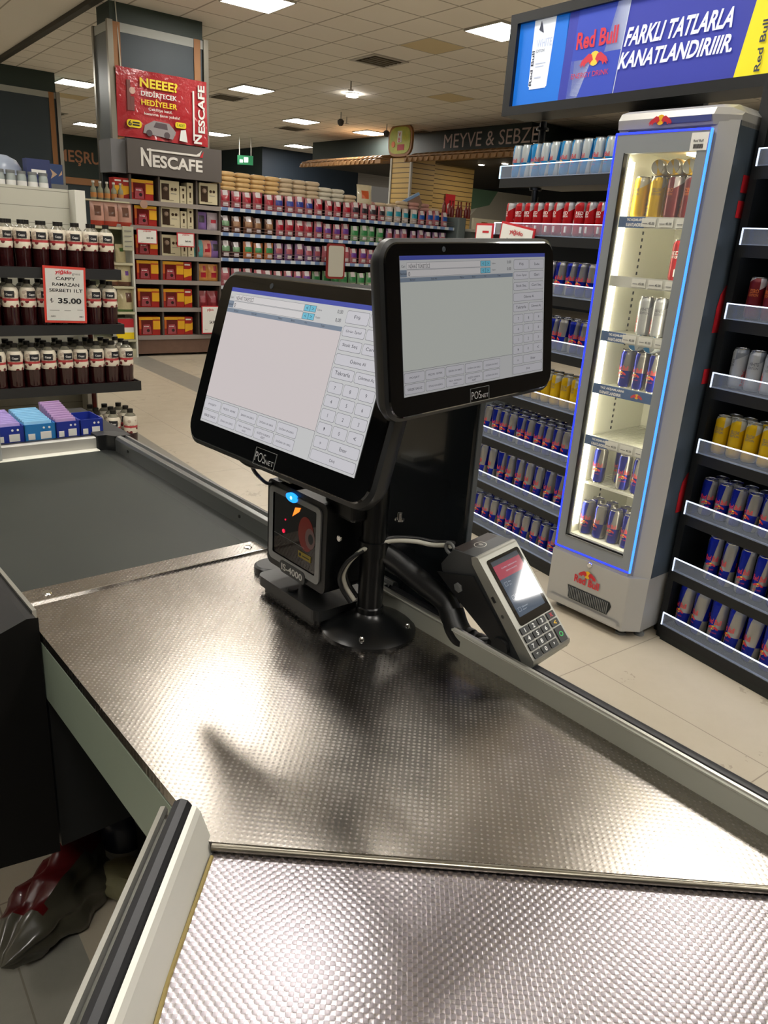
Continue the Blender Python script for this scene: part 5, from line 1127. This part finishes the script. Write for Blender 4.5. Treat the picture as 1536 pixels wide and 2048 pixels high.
m2 = MB(); m2.lathe([(.030, 0), (.030, .012), (.026, .015)], black, 24); o = m2.build('rubber_grommet'); o.matrix_world = K @ TR(-.345, .045, CT); tag(o, 'round black cable grommet on the steel worktop beside the scanner', 'grommet')
m2 = MB(); m2.box(-.27, -.235, .01, .06, 1.108, 1.118, white); m2.box(-.25, -.20, -.0, .07, 1.1065, 1.109, greyp); o = m2.build('paper_label'); o.matrix_world = K; tag(o, 'small white label lying on top of the scanner box', 'label')
# cables
def cable(pts, r, m, name, lab, n=10):
    # smooth the polyline
    P = [Vector(p) for p in pts]; out = []
    for i in range(len(P)-1):
        p0 = P[max(i-1, 0)]; p1 = P[i]; p2 = P[i+1]; p3 = P[min(i+2, len(P)-1)]
        for k in range(6):
            t = k/6; out.append(.5*((2*p1)+(p2-p0)*t+(2*p0-5*p1+4*p2-p3)*t*t+(3*p1-p0-3*p2+p3)*t**3))
    out.append(P[-1]); m2 = MB(); m2.tube(out, r, m, n)
    return m2
m2 = cable([(-0.2342, -0.1035, 1.192), (-0.2196, -0.0979, 1.1741), (-0.1894, -0.0923, 1.1662), (-0.1502, -0.0755, 1.1696), (-0.1166, -0.0531, 1.1774)], .0028, black, '', ''); o = m2.build('monitor_cable'); o.matrix_world = K; tag(o, 'short black cable loop hanging under the left screen', 'cable')
m2 = cable([(-0.183, -0.0972, 1.1898), (-0.194, -0.0862, 1.1612), (-0.2083, -0.0642, 1.1381), (-0.26, -0.0147, 1.1062), (-0.304, 0.0348, 1.0952), (-0.2985, 0.0788, 1.115), (-0.2655, 0.0898, 1.159)], .0030, black, '', ''); o = m2.build('scanner_cable'); o.matrix_world = K; tag(o, 'black cable drooping from the left screen to the scanner', 'cable')
# terminal holder arm and cable
ah = thing('terminal_holder', 'black bent arm carrying the card terminal over the rail', 'arm', K)
m2 = cable([(-.066, .058, 1.045), (-.050, .090, 1.020), (-.020, .125, .985), (.012, .150, .958), (.030, .150, .940), (.046, .146, .925)], .0185, black, '', '', 14); m2.build('upper_arm', ah)
m2 = cable([(.030, .150, .945), (.046, .146, .928), (.062, .146, .916), (.078, .148, .914)], [.021]*19, black, '', '', 14); m2.build('elbow', ah)
m2 = MB(); m2.tube([(.066, .146, .914), (.100, .142, .918), (.125, .146, .930)], .014, blackm, 14); m2.lathe([(.016, -.006), (.016, .006)], blackm, 16, T=TR(.098, .150, .919, 0, 0, PI/2)); m2.tube([(.115, .155, .925), (.105, .175, .955)], .010, blackm, 10); m2.build('ball_joint', ah)
m2 = MB(); m2.lathe([(.024, -.012), (.024, .012)], blackm, 20, T=TR(-.066, .058, 1.045)); m2.build('clamp', ah)
c1 = [(.028, .135, 1.062), (.008, .142, 1.055), (-.011, .13, 1.052), (-.028, .11, 1.056), (-.045, .075, 1.058), (-.058, .04, 1.050), (-.073, .022, 1.030), (-.088, .018, 1.0), (-.090, .025, .975), (-.078, .035, .952)]
m2 = cable(c1, .0038, mat('cable_white', '#aeaca0', .5), '', ''); o = m2.build('terminal_cable'); o.matrix_world = K; tag(o, 'thick pale cable arching from the pole to the card terminal', 'cable')
m2 = cable([(a, b_+.006, c_+.004) for a, b_, c_ in c1], .0032, black, '', ''); o = m2.build('terminal_cable'); o.matrix_world = K; tag(o, 'thin black cable running along the pale one to the card terminal', 'cable')
m2 = cable([(a*.98-.004, b_-.006, c_-.004) for a, b_, c_ in c1[5:]], .0035, black, '', ''); o = m2.build('loose_cable'); o.matrix_world = K; tag(o, 'short black cable bundle hanging beside the pole foot', 'cable')
# card terminal : local X right, Y up the face, Z out of the face
RT = ((.72804, -.51617, .45114), (.67406, .41909, -.60828), (.1249, .74695, .65304)); TT_ = (.2184, 1.044, 1.0078)
MT = Matrix(((RT[0][0], RT[0][1], RT[0][2], TT_[0]), (RT[1][0], RT[1][1], RT[1][2], TT_[1]), (RT[2][0], RT[2][1], RT[2][2], TT_[2]), (0, 0, 0, 1)))
ct = thing('card_terminal', 'handheld card payment terminal with grey keypad on a black arm', 'card terminal', MT)
td = mat('terminal_dark', '#3a3c3d', .42); ts = mat('terminal_silver', '#8d8d86', .35, .5); tb = mat('terminal_black', '#141516', .45)
hw = .0425
m2 = MB(); prof = [(.0885, -.002), (.1165, -.040), (.108, -.082), (.098, -.088), (.04, -.074), (-.045, -.052), (-.086, -.030), (-.092, -.010), (-.088, -.002)]
m2.loft([[(-hw+.0008, y, z) for y, z in prof], [(hw-.0008, y, z) for y, z in prof]], td); m2.build('rear_body', ct, bevel=.003)
m2 = MB(); prof = [(.089, -.001), (.086, .002), (-.084, .002), (-.0885, -.002), (-.093, -.012), (-.084, -.022), (.082, -.016), (.092, -.010)]
m2.loft([[(-hw-.001, y, z) for y, z in prof], [(hw+.001, y, z) for y, z in prof]], ts); m2.build('front_shell', ct, bevel=.0025)
m2 = MB(); m2.loft([[(-hw+.004, y, z) for y, z in ((.0895, -.006), (.1180, -.0400), (.1160, -.0405), (.086, -.008))], [(hw-.004, y, z) for y, z in ((.0895, -.006), (.1180, -.0400), (.1160, -.0405), (.086, -.008))]], mat('printer_lid', '#2a2422', .5)); m2.build('printer_lid', ct)
ML2 = Matrix.Translation((-.004, .1040, -.0228)) @ Matrix.Rotation(radians(-50), 4, 'X')
m2 = MB()
for r_ in (.0105,): m2.add([(r_*cos(2*PI*i/24), r_*.9*sin(2*PI*i/24), .0006) for i in range(24)]+[((r_-.0012)*cos(2*PI*i/24), (r_-.0012)*.9*sin(2*PI*i/24), .0006) for i in range(24)], [(i, (i+1) % 24, 24+(i+1) % 24, 24+i) for i in range(24)], rim, ML2)
for k in range(3):
    rr = .0025+.002*k
    m2.add([((rr+dr_)*cos(a)-.004, (rr+dr_)*sin(a), .0007) for dr_ in (0, .0009) for a in [-.7+.35*i for i in range(5)]], [(i, i+5, i+6, i+1) for i in range(4)], rim, ML2)
m2.build('contactless_mark', ct)
m2 = MB(); m2.prism(rrect(.0725, .108, .004, 4, .0035, .0225), .002, .0026, mat('terminal_glass', '#0c0d0e', .04, coat=1.0)); m2.build('screen_glass', ct)
def tq(m2, x0, x1, y0, y1, z, m): m2.add([(x0, y0, z), (x1, y0, z), (x1, y1, z), (x0, y1, z)], [(0, 1, 2, 3)], m)
def eg_(n, c, s=.8): return mat(n, '#0c0d0e', .05, emit=c, es=s, coat=1.0)
TXZ = Matrix.Rotation(-PI/2, 4, 'X')
m2 = MB(); tq(m2, -.0265, .0335, -.019, .0715, .0028, eg_('term_bg', '#5d6e82', .55)); tq(m2, -.0265, .0335, .064, .0715, .0029, eg_('term_bar', '#5a626c', .5)); tq(m2, -.0265, .0335, .042, .064, .0029, eg_('term_red', '#b0485a', .8))
tw = eg_('term_white', '#c8d0d8', .7)
FX = Matrix(((1, 0, 0, 0), (0, 0, 1, 0), (0, -1, 0, 0), (0, 0, 0, 1)))   # local XZ text plane facing -Y  ->  XY plane facing +Z
m2.text('Lütfen bekleyiniz', tw, TR(-.012, .055, .0031) @ FX, w=.034, h=.003); m2.text('işlem seçiniz', tw, TR(-.006, .049, .0031) @ FX, w=.024, h=.003)
for x, y, a, b_ in ((-.022, .030, 'Satış', 'İptal'), (.006, .018, 'Banka', 'İşlemi'), (-.022, .008, 'Bilgi', 'Fişi'), (-.022, -.012, 'Günsonu', 'Raporu')):
    for q_ in ((x, x+.0062, y+.0058, y+.0062), (x, x+.0062, y, y+.0004), (x, x+.0004, y, y+.0062), (x+.0058, x+.0062, y, y+.0062)): tq(m2, *q_, .0031, tw)
    m2.text(a, tw, TR(x+.009, y+.0035, .0031) @ FX, h=.0025); m2.text(b_, tw, TR(x+.009, y-.0008, .0031) @ FX, h=.0025)
m2.build('display', ct)
kk = mat('terminal_key', '#181b1c', .4); kt = mat('key_numeral', '#d0d2d0', .5)
def key(x, y, w_, h_, s_, m, sz=.0068):
    m3 = MB(); m3.prism(rrect(w_, h_, .0018, 3, x, y), .002, .0042, kk); m3.text(s_, m, TR(x, y-sz/2, .0044) @ FX, h=sz, align='C', bold=.03); m3.build('key', ct, bevel=.0005)
kg = mat('key_green', '#1f9a4a', .4, emit='#1f9a4a', es=.15); kr = mat('key_red', '#b02030', .4); kyl = mat('key_yellow', '#c9a010', .4)
for r_, ls in enumerate(('123', '456', '789', '*0,')):
    for k_, s_ in enumerate(ls): key(-.0305+k_*.0195, -.0385-r_*.0127, .0165, .0108, s_, kt, .0068 if s_ not in ',*' else .004)
key(.0305, -.0385, .0165, .0108, 'X', kr, .006); key(.0305, -.0512, .0165, .0108, '<', kyl, .006); key(.0305, -.0702, .0165, .0236, 'O', kg, .008)
m2 = MB(); m2.box(-hw-.0025, -hw+.002, .016, .026, -.0125, -.0085, tb); m2.lathe([(.0032, 0), (.0032, .003)], tb, 12, T=TR(-hw+.002, -.007, -.011, 0, 0, -PI/2)); m2.build('side_ports', ct)
m2 = MB(); n = 20; m2.loft([[(-.03, .120+.0115*cos(2*PI*i/n), -.052+.0115*sin(2*PI*i/n)) for i in range(n)]], greyp, cap=False)
m2.v = []; m2.f = []; m2.m = []; m2.sm = []
m2.tube([(-.034+.0*i, .1215+.009*cos(2*PI*i/20), -.055+.009*sin(2*PI*i/20)) for i in range(21)], .0026, greyp, 8); m2.build('ring_tab', ct)
# cradle plate on the left side
m2 = MB(); m2.loft([[(-hw-.004, y, z) for y, z in ((.083, -.059), (.066, -.024), (-.040, -.024), (-.055, -.034), (-.050, -.052), (.04, -.080), (.10, -.095))], [(-hw-.0015, y, z) for y, z in ((.083, -.059), (.066, -.024), (-.040, -.024), (-.055, -.034), (-.050, -.052), (.04, -.080), (.10, -.095))]], tb)
m2.box(-hw-.004, hw, -.05, .09, -.098, -.088, tb, T=Matrix.Rotation(radians(-8), 4, 'X')) if False else None
m2.build('cradle', ct)
m2 = MB(); m2.lathe([(.0085, 0), (.0085, .002), (.006, .003)], greyp, 6, T=TR(-hw-.004, .062, -.066, 0, 0, -PI/2)); m2.build('hex_bolt', ct)
m2 = MB(); m2.lathe([(.016, 0), (.016, .006)], tb, 20, T=TR(-hw-.003, -.045, -.042, 0, 0, -PI/2)); m2.box(-hw-.008, -hw-.002, -.066, -.052, -.052, -.034, tb); m2.build('clamp_jaw', ct)

# ------------------------------------------------------------------ gum boxes beyond the counter
gb = {'navy': mat('gum_box_blue', '#1c2f8a', .4), 'cyan': mat('gum_box_cyan', '#2472b0', .4)}
gp = {'lilac': noisy('gum_pack_lilac', '#a08fc0', '#7f6ea8', 50, .35), 'cyan': noisy('gum_pack_cyan', '#7fb0cc', '#5d94b8', 50, .35), 'mauve': noisy('gum_pack_mauve', '#a084a8', '#7f6090', 50, .35)}
m2 = MB(); m2.box(-1.75, -1.365, -.5, .20, CT+.0, CT+.02, rb); m2.box(-1.75, -1.365, -.5, .20, .0, CT, dark); o = m2.build('front_shelf'); o.matrix_world = K; tag(o, 'dark shelf at the far end of the counter holding gum boxes', 'shelf')
for i, (y0, y1, c_, g_, lab) in enumerate(((-.165, -.088, 'navy', 'lilac', 'leftmost blue gum box with lilac packs'), (-.086, -.005, 'cyan', 'cyan', 'light blue gum box with cyan packs'), (-.003, .062, 'navy', 'mauve', 'blue gum box with tall mauve packs'), (.064, .128, 'navy', None, 'rightmost blue gum box without visible packs'))):
    t = thing('gum_box', lab, 'box', K @ TR(-1.375, y0, CT+.022) @ Matrix.Rotation(PI/2, 4, 'Z')); W = y1-y0; D = .15 if i < 3 else .10
    m3 = MB()
    m3.box(0, W, 0, .002, 0, .048, gb[c_]); m3.box(0, .002, 0, D, 0, .048, gb[c_]); m3.box(W-.002, W, 0, D, 0, .048, gb[c_]); m3.box(0, W, D-.002, D, 0, .048, gb[c_]); m3.box(0, W, 0, D, 0, .002, gb[c_]); m3.build('tray', t)
    m3 = MB(); m3.box(W*.10, W*.32, -.001, 0, .006, .022, paper); m3.box(W*.5, W*.85, -.001, 0, .006, .026, paper); m3.lathe([(.003, 0), (.003, .001)], paper, 10, T=TR(W*.8, 0, .037, 0, PI/2)); m3.lathe([(.003, 0), (.003, .001)], paper, 10, T=TR(W*.62, 0, .037, 0, PI/2)); m3.build('box_print', t)
    if g_:
        for k in range(9):
            m3 = MB(); z = .05+.003*k; m3.box(.004, W-.004, .0, .016, 0, .05, gp[g_], T=TR(0, .006+k*.0155, .006+(.0012*k if i < 2 else .003*k)) @ Matrix.Rotation(-.3, 4, 'X'))
            o = m3.build('gum_pack', bevel=.002); o.matrix_world = t.matrix_world; tag(o, '%s gum pack, %s from the front, standing in the %s box' % ({'lilac': 'lilac', 'cyan': 'pale blue', 'mauve': 'mauve'}[g_], ORD[k], {'lilac': 'leftmost', 'cyan': 'light blue', 'mauve': 'third'}[g_]), 'gum', 'gum packs in the blue boxes')

# ------------------------------------------------------------------ under the counter
fb_ = noisy('clear_bag_film', '#4f4c3f', '#2f2d26', 12, .3, coat=.2); br_ = noisy('bag_red_print', '#5d1014', '#3f0a0c', 10, .3, coat=.2); bb_ = mat('bag_blue_print', '#1c2466', .3)
def blob(L_, W_, H_, n=20, m=14, amp=.2, seed=1):
    rnd = random.Random(seed); ph = [rnd.uniform(0, 6) for _ in range(6)]
    vs = []; fs = []
    for k in range(m+1):
        t = k/m; a = sin(PI*t)**.6
        for i in range(n):
            an = 2*PI*i/n; w_ = 1+amp*sin(3*an+ph[0]+5*t)+amp*.6*sin(7*an+ph[1]-9*t)+amp*.5*sin(11*t*PI+ph[2])
            vs.append(((t-.5)*L_, cos(an)*W_/2*a*w_, max(.002, H_/2+sin(an)*H_/2*a*w_)))
    for k in range(m):
        for i in range(n): j = (i+1) % n; fs.append((k*n+i, k*n+j, (k+1)*n+j, (k+1)*n+i))
    return vs, fs
vs, fs = blob(.46, .16, .13, 30, 24); mb = MB(); A, B_, C_ = [], [], []
for f in fs:
    cx2 = sum(vs[i][0] for i in f)/4; cy2 = sum(vs[i][1] for i in f)/4
    (B_ if (-.13 < cx2 < .13 and cy2 < .03) else C_ if (-.17 < cx2 <= -.13 and cy2 < .03) else A).append(f)
mb.add(vs, A, fb_, smooth=True); mb.add(vs, B_, br_, smooth=True); mb.add(vs, C_, bb_, smooth=True)
o = mb.build('plastic_sack', autosmooth=False); o.matrix_world = K @ TR(-.68, -.275, .0, 2.20-PI if False else atan2(.26, -.2)+PI); tag(o, 'crumpled clear plastic sack with red and blue print on the floor', 'bag')
mb = MB(); mb.lathe([(.05, 0), (.052, .01), (.052, .16), (.04, .18), (.02, .2)], mat('canister_navy', '#15192c', .3), 24); mb.lathe([(.0535, .02), (.0535, .10)], mat('canister_label', '#8f8f88', .5), 24, cap=False)
o = mb.build('canister'); o.matrix_world = K @ TR(-.70, -.13, .0); tag(o, 'dark blue canister with a white label under the counter', 'canister')
mb = MB(); vs, fs = blob(.16, .1, .1, 14, 8, .06, 5); mb.add(vs, fs, noisy('cream_speckle', '#8f8a6c', '#77724f', 40, .5), smooth=True); o = mb.build('cream_packet'); o.matrix_world = K @ TR(-.62, -.16, .0, .6); tag(o, 'small cream speckled packet lying under the counter', 'packet')
m2 = cable([(-.60, -.15, .05), (-.56, -.12, .07), (-.52, -.08, .08), (-.49, -.06, .10)], .008, mat('white_strap', '#8f8a78', .5), '', ''); o = m2.build('white_strap'); o.matrix_world = K; tag(o, 'curved white strap lying beside the cream packet', 'strap')
